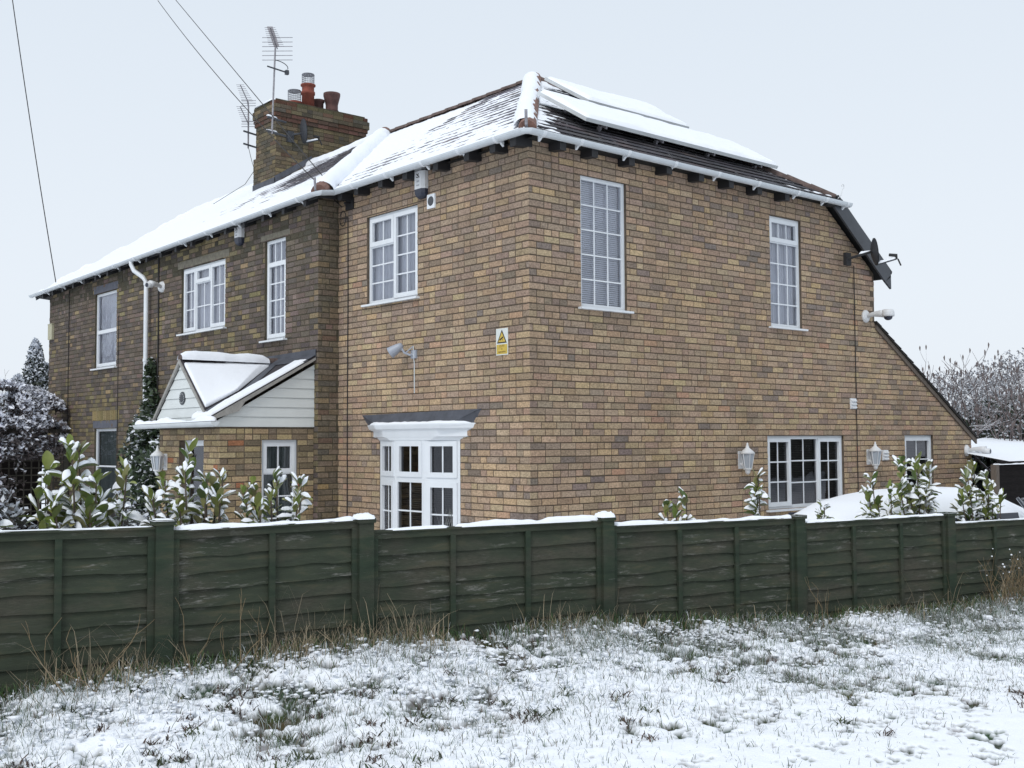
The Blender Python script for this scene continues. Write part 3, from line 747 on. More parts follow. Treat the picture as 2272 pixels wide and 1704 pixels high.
for x in (.0, .55, 1.3, 2.1, 2.9, 3.7, 4.55, 5.2, 5.7): bracket((x, -.225, 4.935), (0, -1, 0))
for y in (.25, .9, 1.6, 2.35, 3.1): bracket((-.225, y, 4.93), (-1, 0, 0))
for i in range(12): y = 3.95+i*.9; bracket((-.53, y, 4.86-(y-3.6)*.0184), (-1, 0, 0))
# snow lying in the gutters / on the eave edge
def snow_strip(name, p, q, wid, th, parent, seed, z=0, step=.035, n=7):
    p = Vector(p); q = Vector(q); L_ = (q-p).length; d = (q-p)/L_; side = d.cross(Vector((0, 0, 1))).normalized()
    k = max(6, int(L_/step)); t = np.linspace(0, 1, k); nz = fbm(t*L_*3.5, t*0, seed, 4); e = np.minimum(1, np.minimum(t, 1-t)*L_/.04)
    Pg = np.zeros((k, n, 3)); w2 = fbm(t*L_*6, t*0+3, seed+2, 3)
    for j in range(n):
        a = math.pi*j/(n-1)
        for c in range(3):
            Pg[:, j, c] = p[c]+d[c]*L_*t-side[c]*math.cos(a)*wid*(.8+.4*w2)*e
        Pg[:, j, 2] += z+(math.sin(a)**.7)*th*np.clip(-.55+2.8*nz, 0.0, 1.6)*e-(.004 if j in (0, n-1) else 0)
    return grid_mesh(name, Pg, MT['snow'], parent)
snow_strip('snow', (-.52, 3.6, 4.86), (-.52, 14.6, 4.65), .045, .016, g2, 62)

snow_strip('snow', ML+Vector((0, .0, .03)), RL+Vector((0, 0, .03)), .07, .05, roof, 63)
# barge board and low catslide roof at the right end of the gable
mb = MB(); a = Vector((5.42, -.16, 4.97)); b = Vector((6.93, -.16, 3.90))
mb.prism([(5.50, -.175, 4.99), (5.36, -.175, 4.86), (5.36, -.175, 4.97)], (0, .06, 0))
mb.prism([(5.40, -.16, 4.965), (6.79, -.16, 3.935), (6.945, -.16, 4.02), (6.93, -.16, 4.12), (5.72, -.16, 5.0)], (0, .03, 0))
mb.prism([(6.79, -.16, 3.935), (6.945, -.16, 3.84), (6.945, -.16, 4.05)], (0, .03, 0))
bb = mb.build('barge_board', MT['dark_grey'], house)
mb = MB(); mb.prism([(5.60, -.15, 5.02), (6.98, -.15, 4.06), (7.0, -.15, 4.10), (5.65, -.15, 5.055)], (0, 3, 0)); mb.build('roof_edge', MT['black'], house)
mb = MB(); mb.obox((5.3, -.19, 4.87), (.24, 0, 0), (0, .1, 0), (0, 0, .11)); mb.build('rafter_foot', MT['black'], house)
cr = MB(); P0 = Vector((6.72, -.05, 3.36)); P1 = Vector((9.62, -.05, 1.675))
slope([P1+Vector((0, 7, 0)), P1, P0, P0+Vector((0, 7, 0))], None, SL_DRY, 8, cr)
cr.prism([P0-Vector((0, 0, .03)), P1-Vector((0, 0, .03)), P1-Vector((0, 0, .004)), P0-Vector((0, 0, .004))], (0, 7, 0), 0, (.02, .018, .015))
crf = cr.build('low_roof', MT['slate'], house)
snow_quad('snow_cover', [P1+Vector((0, 7, 0)), P1+Vector((0, .3, 0)), P0+Vector((0, .3, 0)), P0+Vector((0, 7, 0))], 60, 60, lambda u, v, P: .0+.03*fbm(P[..., 0]*2, P[..., 1]*2, 71), crf)
mb = MB(); mb.obox(P0+Vector((.02, .02, -.115)), P1-P0, (0, .026, 0), (0, 0, .075)); mb.build('verge_board', MT['pale_post'], house)
mb = MB(); mb.box((7.2, .22, 2.9), (7.33, .45, 3.27)); mb.box((7.18, .2, 3.27), (7.35, .47, 3.3)); mb.build('roof_vent', MT['cream'], house)

# ---------------------------------------------------------------- solar panels
def solar(x0, x1, y0, y1, h, label, seed):
    m_ = .611; sl_ = Vector((0, 1, m_)).normalized(); nn = Vector((0, -m_, 1)).normalized()
    def z(y): return 4.95+m_*(y+.15)+h
    t = thing('solar_panel', label, 'solar panel', (x0, y0, z(y0)), 0, 'snow-covered solar panels')
    Ls = (y1-y0)*math.sqrt(1+m_*m_); o = Vector((x0, y0, z(y0)))
    m = MB(); th = .045
    m.obox(o, (x1-x0, 0, 0), sl_*.035, nn*th); m.obox(o+sl_*(Ls-.035), (x1-x0, 0, 0), sl_*.035, nn*th)
    m.obox(o+sl_*.035, (.035, 0, 0), sl_*(Ls-.07), nn*th); m.obox(o+sl_*.035+Vector((x1-x0-.035, 0, 0)), (.035, 0, 0), sl_*(Ls-.07), nn*th)
    m.build('frame', MT['upvc_dull'], t)
    m = MB(); m.obox(o+sl_*.035+nn*.008+Vector((.035, 0, 0)), (x1-x0-.07, 0, 0), sl_*(Ls-.07), nn*.02); m.build('panel_face', MT['navy'], t)
    for x in np.linspace(x0+.35, x1-.35, 4):
        m = MB(); m.obox(Vector((x, y0+.08, z(y0+.08)))-nn*(h+.02)*.95, (.035, 0, 0), sl_*(Ls*.75), nn*.03) if False else None; m.obox(Vector((x, y0+.08, z(y0+.08))) - nn*(h+.02)*.95, (.035, 0, 0), sl_*.05, nn*(h*.95)); m.obox(Vector((x, y1-.2, z(y1-.2)))-nn*(h+.02)*.95, (.035, 0, 0), sl_*.05, nn*(h*.95))
        m.obox(Vector((x, y0, z(y0)))-nn*.035, (.03, 0, 0), sl_*(Ls*.85), nn*.03); m.build('mounting_rail', MT['steel'], t)
    n1, n2 = int((x1-x0)/.04), int(Ls/.04); u = np.linspace(0, 1, n1)[:, None]; v = np.linspace(0, 1, n2)[None, :]
    base = np.array(o)[None, None]+np.array([x1-x0, 0, 0])[None, None]*(u+0*v)[..., None]+np.array(sl_*Ls)[None, None]*(v+0*u)[..., None]
    e = np.minimum(1, np.minimum(np.minimum(u, 1-u)*(x1-x0), np.minimum(v, 1-v)*Ls)/.05)**.5
    tt = th-.006+(.035+.05*(fbm(base[..., 0]*2, base[..., 1]*3, seed, 4)-.3))*e
    grid_mesh('snow', base+np.array(nn)*tt[..., None], MT['snow'], t)
solar(1.28, 5.02, .42, 1.28, .13, 'lower long snow-covered solar panel row just above the gutter of the roof', 81)
solar(2.5, 4.55, 1.62, 2.48, .13, 'upper shorter snow-covered solar panel row near the roof ridge', 82)

# ---------------------------------------------------------------- chimney
CX0, CX1, CY0, CY1 = 2.12, 4.06, 9.42, 10.2
CH = MB()
def stack(x0, x1, y0, y1, z0, z1, pal, seed):
    r = random.Random(seed); k = int(round((z1-z0)/.075)); CH.box((x0+.006, y0+.006, z0), (x1-.006, y1-.006, z1), 1)
    for i in range(k):
        z = z0+i*.075; u = x0-(.11 if i % 2 else 0)
        while u < x1:
            l = .225 if r.random() > .25 else .112; a, b = max(u, x0), min(u+l, x1); u += l
            if b-a > .02: CH.box((a+.004, y0-.001+r.uniform(-.002, .002), z+.005), (b-.004, y0+.05, z+.07), 0, vary(pick(pal, r), r, .2))
        u = y0-(.11 if i % 2 else 0)
        while u < y1:
            l = .225; a, b = max(u, y0), min(u+l, y1); u += l
            if b-a > .02: CH.box((x0-.001+r.uniform(-.002, .002), a+.004, z+.005), (x0+.05, b-.004, z+.07), 0, vary(pick(pal, r), r, .2))
PAL_CH = [(30, (.135, .11, .075)), (20, (.165, .132, .082)), (18, (.095, .085, .065)), (6, (.2, .16, .09)), (6, (.13, .085, .06))]
PAL_RED = [(1, (.12, .065, .048)), (1, (.145, .08, .06)), (.9, (.095, .065, .05))]
stack(CX0-.035, CX1+.03, CY0-.035, CY1+.03, 6.1, 7.0, PAL_CH, 1)
stack(CX0, CX1, CY0, CY1, 7.0, 7.6, PAL_CH, 2)
stack(CX0-.02, CX1+.025, CY0-.02, CY1+.02, 7.6, 7.675, PAL_RED, 3)
stack(CX0-.035, CX1+.05, CY0-.035, CY1+.035, 7.675, 7.75, PAL_RED, 4)
stack(CX0-.05, CX1+.08, CY0-.05, CY1+.05, 7.75, 7.90, PAL_CH, 5)
stack(CX0-.03, CX1+.05, CY0-.03, CY1+.03, 7.90, 7.975, [(1, (.12, .06, .04)), (1, (.11, .095, .055))], 6)
CH.prism([(CX0, CY0, 7.975), (CX1, CY0, 7.975), (CX1, CY1, 7.975), (CX0, CY1, 7.975)], (0, 0, .03), 1)
chim = CH.build('chimney', [MT['brick'], MT['mortar_old']], house); chim['label'] = 'broad old brick chimney stack with red brick bands'
snow_strip('snow', (CX0-.02, CY0+.0, 7.98), (CX0-.02, CY1, 7.98), .04, .03, chim, 91); 
def pot(x, y, prof, m, label):
    p = MB(); p.lathe(prof, (x, y, 8.0), n=18); o = p.build('chimney_pot', m, chim, smooth=True); o['label'] = label; return o
pot(3.04, 9.85, [(.125, 0), (.118, .34), (.135, .35), (.135, .40), (.118, .41), (.116, .50), (.145, .52), (.145, .545), (.1, .55), (.1, .4)], MT['pot'], 'tall bright red pot with wire cowl')
pot(2.84, 10.02, [(.13, 0), (.13, .14), (.16, .16), (.16, .2), (.1, .2)], MT['pot'], 'short red pot with wire cowl')
pot(3.36, 10.0, [(.10, 0), (.10, .28), (.12, .30), (.12, .34), (.08, .34)], MT['pot_old'], 'small dark pot at the back')
pot(3.56, 9.83, [(.135, 0), (.12, .1), (.14, .12), (.12, .14), (.12, .24), (.13, .28), (.165, .42), (.165, .47), (.13, .47), (.11, .3)], MT['pot_old'], 'flared brown pot')
def cowl(x, y, z, rr, h):
    m = MB()
    for i in range(22):
        a = 2*math.pi*i/22; m.tube([(x+rr*math.cos(a), y+rr*math.sin(a), z), (x+rr*math.cos(a), y+rr*math.sin(a), z+h)], .003, 4)
    for k in (0, .2, .4, .6, .8, 1):
        m.tube([(x+rr*math.cos(a), y+rr*math.sin(a), z+h*k) for a in np.linspace(0, 2*math.pi, 19)], .004 if 0 < k < 1 else .008, 4, caps=False)
    m.lathe([(rr, 0), (rr, .012), (rr*.3, .03), (.01, .035)], (x, y, z+h), n=16)
    m.build('wire_cowl', MT['mesh'], chim)
cowl(3.04, 9.85, 8.55, .118, .19); cowl(2.84, 10.02, 8.2, .125, .22)
fl = MB(); fl.prism([(2.08, 9.375, 6.42), (2.85, 9.375, 6.91), (2.85, 9.375, 7.03), (2.08, 9.375, 6.54)], (0, .03, 0)); fl.prism([(2.08, 9.37, 6.4), (2.08, 10.25, 6.38), (2.08, 10.25, 6.5), (2.08, 9.37, 6.52)], (.03, 0, 0)); fl.build('lead_flashing', MT['lead'], house)

# ---------------------------------------------------------------- aerials and dishes
Rv = np.array(R); 
def yagi(t, base, tip, n, half, refl, dark=False):
    """boom from base (reflector end) to tip (director end); refl: (count, halfwidth, vertical span)"""
    base = Vector(base); tip = Vector(tip); d = (tip-base); e = Vector((R.x, R.y, 0)).normalized()
    m = MB(); m.tube([base, tip], .011, 6)
    m.build('boom', MT['steel'], t)
    m = MB()
    for i in range(n):
        p = base+d*(.12+.88*i/(n-1)); w = half*(1-.35*i/n)
        m.tube([p-e*w, p+e*w], .0045, 4)
        if dark: m.obox(p-e*.05-Vector((0, 0, .012)), e*.1, Vector((0, 0, .022)), d.normalized()*.02)
    k, hw, sp = refl
    for i in range(k):
        z = -sp/2+sp*i/(k-1); p = base+Vector((0, 0, z)); m.tube([p-e*hw, p+e*hw], .006, 4)
    m.build('element', MT['steel'], t)
a1 = thing('television_aerial', 'tall television aerial on a leaning mast at the chimney corner', 'aerial', (1.98, 9.3, 7.4))
m = MB(); m.tube([(1.97, 9.30, 7.28), (1.99, 9.3, 7.9), (2.03, 9.3, 8.95)], .017, 7); m.build('mast', MT['steel'], a1)
yagi(a1, (2.06, 9.28, 8.88), (1.62, 8.75, 9.02), 11, .14, (6, .28, .42), True)
m = MB(); m.tube([(1.84, 9.25, 8.5), (2.2, 9.25, 8.47), (2.26, 9.2, 8.45)], .014, 6); m.box((2.2, 9.2, 8.42), (2.26, 9.26, 8.5))
m.tube([(2.03+.26*math.cos(a)*.9, 9.25, 8.55+.10*math.sin(a)) for a in np.linspace(-.2, 1.7, 9)], .008, 5); m.build('clamp', MT['dark_grey'], a1)
for z in (7.32, 7.58): m = MB(); m.tube([(1.88, 9.30, z), (2.28, 9.34, z-.02)], .02, 6); m.tube([(1.97, 9.3, z), (2.12, 9.41, z)], .014, 6); m.build('bracket', MT['dark_grey'], a1)
snow_strip('snow', (1.85, 9.3, 7.605), (2.1, 9.33, 7.6), .02, .02, a1, 95); snow_strip('snow', (1.85, 9.3, 7.345), (2.1, 9.33, 7.34), .02, .02, a1, 96)
a2 = thing('television_aerial', 'double-array television aerial on a short cranked mast left of the chimney', 'aerial', (1.96, 10.2, 7.2))
m = MB(); m.tube([(1.97, 10.22, 7.2), (1.97, 10.22, 8.0), (1.95, 10.22, 8.12)], .016, 7); m.build('mast', MT['steel'], a2)
yagi(a2, (1.96, 10.2, 8.06), (1.66, 9.95, 8.29), 10, .105, (3, .14, .10)); yagi(a2, (1.96, 10.2, 7.66), (1.66, 9.95, 7.88), 9, .10, (3, .13, .10))
for z in (7.26, 7.5):
    m = MB(); m.tube([(1.86, 10.2, z+.01), (2.14, 10.18, z-.03)], .018, 6); m.build('bracket', MT['dark_grey'], a2)
m = MB(); m.tube([(1.97, 10.2, 7.2), (1.98, 10.1, 6.95), (2.0, 10.02, 6.75), (1.9, 10.2, 6.5), (1.6, 10.9, 6.2)], .006, 4); m.build('cable', MT['cable'], a2)

def dish(t, c, n, rr, up=1.15):
    """face direction n, centre c"""
    n = Vector(n).normalized(); side = n.cross(Vector((0, 0, 1))).normalized(); v = side.cross(n)
    m = MB(); K = 6; N_ = 22; vs = [Vector(c)-n*.05]; 
    for k in range(1, K+1):
        for j in range(N_):
            a = 2*math.pi*j/N_; q = k/K; vs.append(Vector(c)+side*math.cos(a)*rr*q+v*math.sin(a)*rr*up*q-n*.05*(1-q*q))
    fs = [(0, 1+j, 1+(j+1) % N_) for j in range(N_)]
    for k in range(K-1):
        for j in range(N_): fs.append((1+k*N_+j, 1+(k+1)*N_+j, 1+(k+1)*N_+(j+1) % N_, 1+k*N_+(j+1) % N_))
    m.add(vs, fs); b0 = len(m.v); m.add([p-n*.012 for p in vs], [f[::-1] for f in fs])
    m.build('reflector', MT['dark_grey'], t, smooth=True)
    e = Vector(c)-v*rr*up*.95; l = Vector(c)+n*.27-v*rr*.8
    m = MB(); m.tube([e, l], .012, 6); m.build('feed_arm', MT['dark_grey'], t)
    m = MB(); m.tube([l, l+Vector((0, 0, .05)), l+Vector((0, 0, .07))-n*.10], [.018, .026, .022], 8); m.tube([l+n*.02, l+n*.06+Vector((0, 0, -.1))], .012, 6); m.build('receiver', MT['black'], t)
    snow_strip('snow', e+Vector((0, 0, .012)), l+Vector((0, 0, .012)), .014, .022, t, 98)
    return e
d1 = thing('satellite_dish', 'grey satellite dish fixed to the chimney seen almost edge on', 'satellite dish', (2.62, 9.3, 7.4))
dn = Vector((.93, -.42, .12)); dish(d1, (2.58, 9.2, 7.42), (.97, -.22, .1), .20)
m = MB(); m.tube([(2.38, 9.42, 7.3), (2.4, 9.25, 7.34), (2.56, 9.22, 7.38)], .018, 6); m.box((2.33, 9.36, 7.22), (2.46, 9.42, 7.42)); m.build('wall_bracket', MT['dark_grey'], d1)
d2 = thing('satellite_dish', 'black satellite dish on the barge board of the gable', 'satellite dish', (6.2, -.3, 4.25))
dish(d2, (6.12, -.42, 4.27), (.70, -.71, .1), .17)
m = MB(); m.tube([(5.82, -.16, 4.17), (5.86, -.3, 4.2), (6.06, -.4, 4.27)], .02, 6); m.box((5.78, -.17, 4.08), (5.9, -.12, 4.26)); m.build('wall_bracket', MT['black'], d2)
snow_strip('snow', (5.88, -.3, 4.225), (6.05, -.39, 4.285), .02, .02, d2, 97)

# ---------------------------------------------------------------- fittings on the walls
def alarm(pl, u, w1, w0, wd, label):
    t = thing('alarm_box', label, 'alarm box', pl.p(u, w0, 0), 0, 'white alarm boxes under the eaves')
    m = MB(); h = w1-w0; a = pl.p(u-wd/2, w0+.1, .005); 
    pr = [(-wd/2, 0), (-wd/2, .05), (-wd/2+.035, .085), (wd/2-.035, .085), (wd/2, .05), (wd/2, 0)]
    m.prism([pl.p(u+x, w0+.11, .004+d) for x, d in pr], (0, 0, h-.11)); m.build('cover', MT['white_plastic'], t)
    m = MB(); lv = [(1, .11), (.97, .06), (.82, .025), (.5, 0)]; rings = []
    for s_, z in lv: rings.append([pl.p(u+x*s_, w0+z, .004+d*s_) for x, d in pr])
    vs = [p for rg in rings for p in rg]; k = 6
    m.add(vs, [(i*k+j, i*k+(j+1) % k, (i+1)*k+(j+1) % k, (i+1)*k+j) for i in range(3) for j in range(k)]+[tuple(3*k+j for j in range(k))]); m.build('strobe_lens', MT['navy'], t)
    m = MB(); r = random.Random(1)    # small dark emblem above two lines of lettering
    c = pl.p(u, w1-.085, .0895); U_, Z_ = pl.u, Vector((0, 0, 1))
    for (x0, z0, x1, z1) in ((-.03, -.02, .028, .02), (-.02, .02, .01, -.005), (-.005, -.028, .03, -.02), (-.034, -.032, -.012, -.018)):
        a_ = c+U_*x0+Z_*z0; b_ = c+U_*x1+Z_*z1; q = (b_-a_).normalized(); w_ = q.cross(pl.n)*.006
        m.add([a_-w_, a_+w_, b_+w_, b_-w_], [(0, 1, 2, 3)])
    m.build('emblem', MT['ink'], t)
    return t
def text(txt, loc, size, pl, m, parent, name='lettering', ang=0):
    cu = bpy.data.curves.new(name, 'FONT'); cu.body = txt; cu.size = size; cu.align_x = 'CENTER'; cu.extrude = .0005
    o = bpy.data.objects.new(name, cu); lnk(o)
    # text x axis must run to the reader's right
    right = Vector((0, -1, 0)) if pl.n.x < -.5 else Vector((1, 0, 0))
    Mx = Matrix((right, Vector((0, 0, 1)), pl.n)).transposed().to_4x4()
    me = None
    dg = bpy.context.evaluated_depsgraph_get(); me = bpy.data.meshes.new_from_object(o.evaluated_get(dg)); bpy.data.objects.remove(o)
    me.transform(Matrix.Translation(loc)@Mx); me.name = name; me.materials.clear(); me.materials.append(m)
    o = bpy.data.objects.new(name, me); lnk(o); o.parent = parent; o.location = -parent.location
    return o
al2 = alarm(LEFT, 1.91, 4.93, 4.57, .2, 'white alarm box with dark base above the vent on the newer front')
al1 = alarm(MAIN, 5.99, 4.85, 4.52, .19, 'white alarm box with dark base on the old front above the narrow window')
for t_, pl_, u_, z_ in ((al2, LEFT, 1.91, 4.76), (al1, MAIN, 5.99, 4.70)):
    m = MB()      # two worn, unreadable lines of pale grey print
    for row, ws in ((0, (.012, .009, .011, .008)), (1, (.008, .012, .007, .010, .009))):
        x = -.03
        for w_ in ws: m.obox(pl_.p(u_+x, z_-row*.045, .0893), pl_.u*w_, pl_.n*.0004, Vector((0, 0, .022-.005*row))); x += w_+.0035
    tag(m.build('worn_print', MT['ink_grey'], t_), kind='stuff')
v = thing('wall_vent', 'square white vent with dark round grille below the alarm box', 'vent', (-.01, 1.735, 4.43))
m = MB(); m.box((-.025, 1.66, 4.425), (0, 1.81, 4.595)); m.build('plate', MT['upvc'], v)
m = MB(); m.lathe([(.058, 0), (.052, .006), (.02, .003)], (-.025, 1.735, 4.512), (-1, 0, 0), n=20); m.build('grille', MT['dark_grey'], v)
# warning sign
s = thing('warning_sign', 'white and yellow camera warning sign near the house corner', 'sign', (0, .443, 2.59))
m = MB(); m.box((-.012, .342, 2.59), (-.006, .544, 2.885)); m.build('board', MT['sign_white'], s)
m = MB(); m.box((-.0135, .352, 2.602), (-.0125, .534, 2.708)); m.build('yellow_panel', MT['yellow'], s)
m = MB(); m.add([(-.0136, .527, 2.722), (-.0136, .36, 2.722), (-.0136, .443, 2.872)], [(0, 1, 2)]); m.build('triangle_border', MT['ink'], s)
m = MB(); m.add([(-.0142, .506, 2.735), (-.0142, .381, 2.735), (-.0142, .443, 2.846)], [(0, 1, 2)]); m.build('triangle', MT['yellow'], s)
m = MB(); a_, b_ = Vector((-.0148, .482, 2.757)), Vector((-.0148, .42, 2.788)); q = (b_-a_).normalized(); w_ = q.cross(Vector((1, 0, 0)))*.009; m.add([a_-w_, a_+w_, b_+w_, b_-w_], [(0, 1, 2, 3)]); m.box((-.015, .424, 2.753), (-.0146, .442, 2.761)); m.build('camera_symbol', MT['ink'], s)
text('CCTV', (-.0145, .443, 2.679), .034, LEFT, MT['ink_faded'], s); text('in', (-.0145, .443, 2.650), .026, LEFT, MT['ink_faded'], s); text('operation', (-.0145, .443, 2.618), .032, LEFT, MT['ink_faded'], s)
# floodlight
f = thing('floodlight', 'grey spotlight on a wall bracket with a white cable hanging below', 'floodlight', (0, 2.1, 2.7))
m = MB(); m.lathe([(.0, -.03), (.03, -.028), (.045, .01), (.06, .08), (.07, .13), (.074, .15), (.064, .151), (.06, .13)], (-.14, 2.20, 2.80), (-.5, .62, -.5), n=20); m.build('lamp_head', MT['grey_plastic'], f, smooth=True)
m = MB(); hd = Vector((-.14, 2.20, 2.80))+Vector((-.5, .62, -.5)).normalized()*.13; m.lathe([(.06, 0), (.06, .004)], hd, (-.5, .62, -.5), n=20); m.build('lamp_glass', MT['lamp_glass'], f)
m = MB(); m.tube([(0, 2.09, 2.70), (-.06, 2.11, 2.69), (-.11, 2.16, 2.72), (-.14, 2.19, 2.79)], .014, 7); m.tube([(-.02, 2.1, 2.8), (-.1, 2.14, 2.72)], .008, 5); m.box((-.03, 2.04, 2.65), (0, 2.14, 2.75)); m.build('bracket', MT['grey_plastic'], f)
m = MB(); m.tube([(-.02, 2.10, 2.80), (-.03, 2.085, 2.68), (-.012, 2.09, 2.6), (-.012, 2.088, 2.23)], .007, 5); m.build('cable', MT['upvc_dull'], f)
# lanterns (built around the origin, facing -Y)
def lantern(label, loc, rz, group):
    t = thing('wall_lantern', label, 'lantern', loc, rz, group); t['localspace'] = 1
    m = MB(); m.box((-.045, -.015, -.12), (.045, 0, .10)); m.tube([(0, -.01, -.05), (0, -.07, -.10), (0, -.12, -.13)], .012, 6); m.lathe([(.012, -.19), (.03, -.17), (.035, -.14), (.055, -.125), (.058, -.11), (.02, -.11)], (0, -.12, 0), n=12); m.build('bracket', MT['white_plastic'], t)
    m = MB(); m.lathe([(.05, -.11), (.082, .07)], (0, -.12, 0), n=6); m.build('glass', MT['lamp_glass'], t)
    m = MB()
    for j in range(6):
        a = 2*math.pi*j/6; x = (0, -.12, 0).__class__ ; m.tube([(.052*math.cos(a), -.12+.052*math.sin(a), -.11), (.085*math.cos(a), -.12+.085*math.sin(a), .072)], .006, 4)
    m.build('cage', MT['white_plastic'], t)
    m = MB(); m.lathe([(.09, .068), (.098, .078), (.06, .115), (.035, .135), (.022, .15), (.022, .165), (.012, .18), (.014, .195), (.004, .21)], (0, -.12, 0), n=12); m.build('cap', MT['white_plastic'], t, smooth=True)
    return t
lg = 'white carriage lanterns on the house walls'
l1 = lantern('white carriage lantern left of the wide ground floor window on the gable', (3.555, 0, 1.40), 0, lg)
copy_tree(l1, (6.49, 0, 1.40), 0, 'white carriage lantern right of the wide window beside a small white vent', lg)
# louvre vents
def louvre(label, u, w):
    t = thing('louvre_vent', label, 'vent', (u, 0, w), 0, 'small white louvred vents on the gable'); t['localspace'] = 1
    m = MB(); m.box((-.07, -.022, 0), (.07, 0, .15)); m.build('plate', MT['upvc'], t)
    m = MB()
    for k in range(3): m.prism([(-.062, -.022, .012+k*.046), (-.062, -.045, .014+k*.046), (-.062, -.022, .05+k*.046)], (.124, 0, 0))
    m.build('louvre', MT['white_plastic'], t); return t
lv = louvre('small white louvred vent beside the hanging cable halfway up the gable', 6.12, 2.075)
copy_tree(lv, (6.93, 0, 1.335), 0, 'small white louvred vent just right of the right-hand lantern')
# security cameras
def cctv(label, loc, rz, dome=True):
    t = thing('security_camera', label, 'camera', loc, rz, 'white security cameras on the walls'); t['localspace'] = 1
    m = MB(); m.lathe([(.095, 0), (.09, .025), (.06, .045), (.03, .05)], (0, 0, 0), (0, -1, 0), n=18); m.build('wall_plate', MT['white_plastic'], t, smooth=True)
    m = MB(); m.tube([(0, -.04, 0), (.01, -.12, .02), (.02, -.24, .02), (.02, -.3, .015)], [.03, .035, .05, .06], 10); m.build('arm', MT['white_plastic'], t, smooth=True)
    if dome:
        m = MB(); m.lathe([(.02, .075), (.07, .07), (.085, .04), (.088, -.01), (.082, -.03), (.06, -.032)], (.02, -.36, 0), n=18); m.build('housing', MT['white_plastic'], t, smooth=True)
        m = MB(); m.lathe([(.062, -.03), (.055, -.06), (.03, -.08), (.004, -.085)], (.02, -.36, 0), n=16); m.build('dome', MT['navy'], t, smooth=True)
    else:
        m = MB(); m.tube([(.02, -.25, .0), (.02, -.37, -.01)], .042, 12); m.build('housing', MT['white_plastic'], t, smooth=True)
        m = MB(); m.tube([(.02, -.37, -.01), (.02, -.375, -.01)], .035, 12); m.build('lens', MT['navy'], t)
    return t
cctv('white dome security camera high on the right end of the gable', (6.49, 0, 3.42), 0)
cctv('white bullet camera low on the right end of the gable by the snowy shed roof', (9.33, 0, 1.455), math.radians(10), False)
cctv('white security camera beside the downpipe of the old front', (-.31, 8.76, 4.21), math.radians(-68), False)
m = MB(); m.box((-.36, 13.97, 3.72), (-.31, 14.2, 4.02)); m.box((-.365, 13.96, 4.02), (-.31, 14.21, 4.035))
tag(m.build('junction_box', MT['cream']), 'cream box at the far left corner of the old front', 'box')

# cables fixed to the walls, downpipe
def wire(pts, r, name='cable', m='cable', parent=None, n=5): b = MB(); b.tube(pts, r, n); return b.build(name, MT[m], parent)
wire([(6.2, -.018, 4.13), (6.2, -.016, 3), (6.195, -.018, 2), (6.2, -.016, .2)], .007, parent=house)
wire([(-.016, 3.58, 4.6), (-.018, 3.57, 3.6), (-.016, 3.585, 2.0), (-.018, 3.58, GZ)], .007, parent=house)
wire([(-.02, 3.58+.0, 4.6)]+[(-.03, 3.68+.075*math.cos(a), 4.6+.1*math.sin(a)) for a in np.linspace(0, 6.28, 14)], .006, parent=house)
wire([(-.326, 13.1, 4.6), (-.328, 13.1, 2), (-.326, 13.1, .4)], .008, parent=house)
wire([(-.326, 10.6, 3.9), (-.328, 10.6, 2), (-.326, 10.6, .4)], .006, parent=house)
wire([(-.328, 8.9, 4.75), (-.33, 8.88, 3.5), (-.33, 8.9, 1.8)], .014, parent=house)
dp = MB(); dp.tube([(-.53, 9.55, 4.72), (-.53, 9.55, 4.66), (-.50, 9.5, 4.55), (-.42, 9.3, 4.42), (-.40, 9.22, 4.33), (-.40, 9.22, GZ)], .038, 10); dpo = dp.build('downpipe', MT['upvc'], house, smooth=True)
dp = MB()
for z in (4.28, 3.0, 1.6): dp.lathe([(.045, 0), (.045, .05)], (-.40, 9.22, z), n=12); dp.box((-.4, 9.19, z+.01), (-.31, 9.25, z+.04))
dp.build('pipe_clip', MT['upvc'], dpo)
# overhead wires
def overhead(p, q, sag, r, label):
    p = Vector(p); q = Vector(q); b = MB(); b.tube([p.lerp(q, t)-Vector((0, 0, sag*4*t*(1-t))) for t in np.linspace(0, 1, 24)], r, 4); tag(b.build('overhead_wire', MT['cable']), label, 'wire', 'overhead wires')
Q = Vector((-7.9637, -8.9962, 1.65))
overhead((-.10, 3.50, 4.76), Q+Vector((.4136, .9382, .3924))*24, .0, .009, 'upper of two overhead wires running past the chimney to the eaves')
overhead((-.12, 3.56, 4.72), Q+Vector((.409, .9415, .389))*24+Vector((-.25, 0, 0)), .15, .009, 'lower of two overhead wires running past the chimney to the eaves')
overhead((-.45, 13.5, 4.80), Q+Vector((.3035, 1.034, .3965))*22.6, .12, .010, 'single overhead wire dropping to the far left eaves')
m = MB(); m.tube([(0, 3.5, 4.78), (-.12, 3.5, 4.76)], .015, 6); m.box((-.03, 3.44, 4.7), (0, 3.62, 4.84)); m.build('wire_bracket', MT['black'], house)

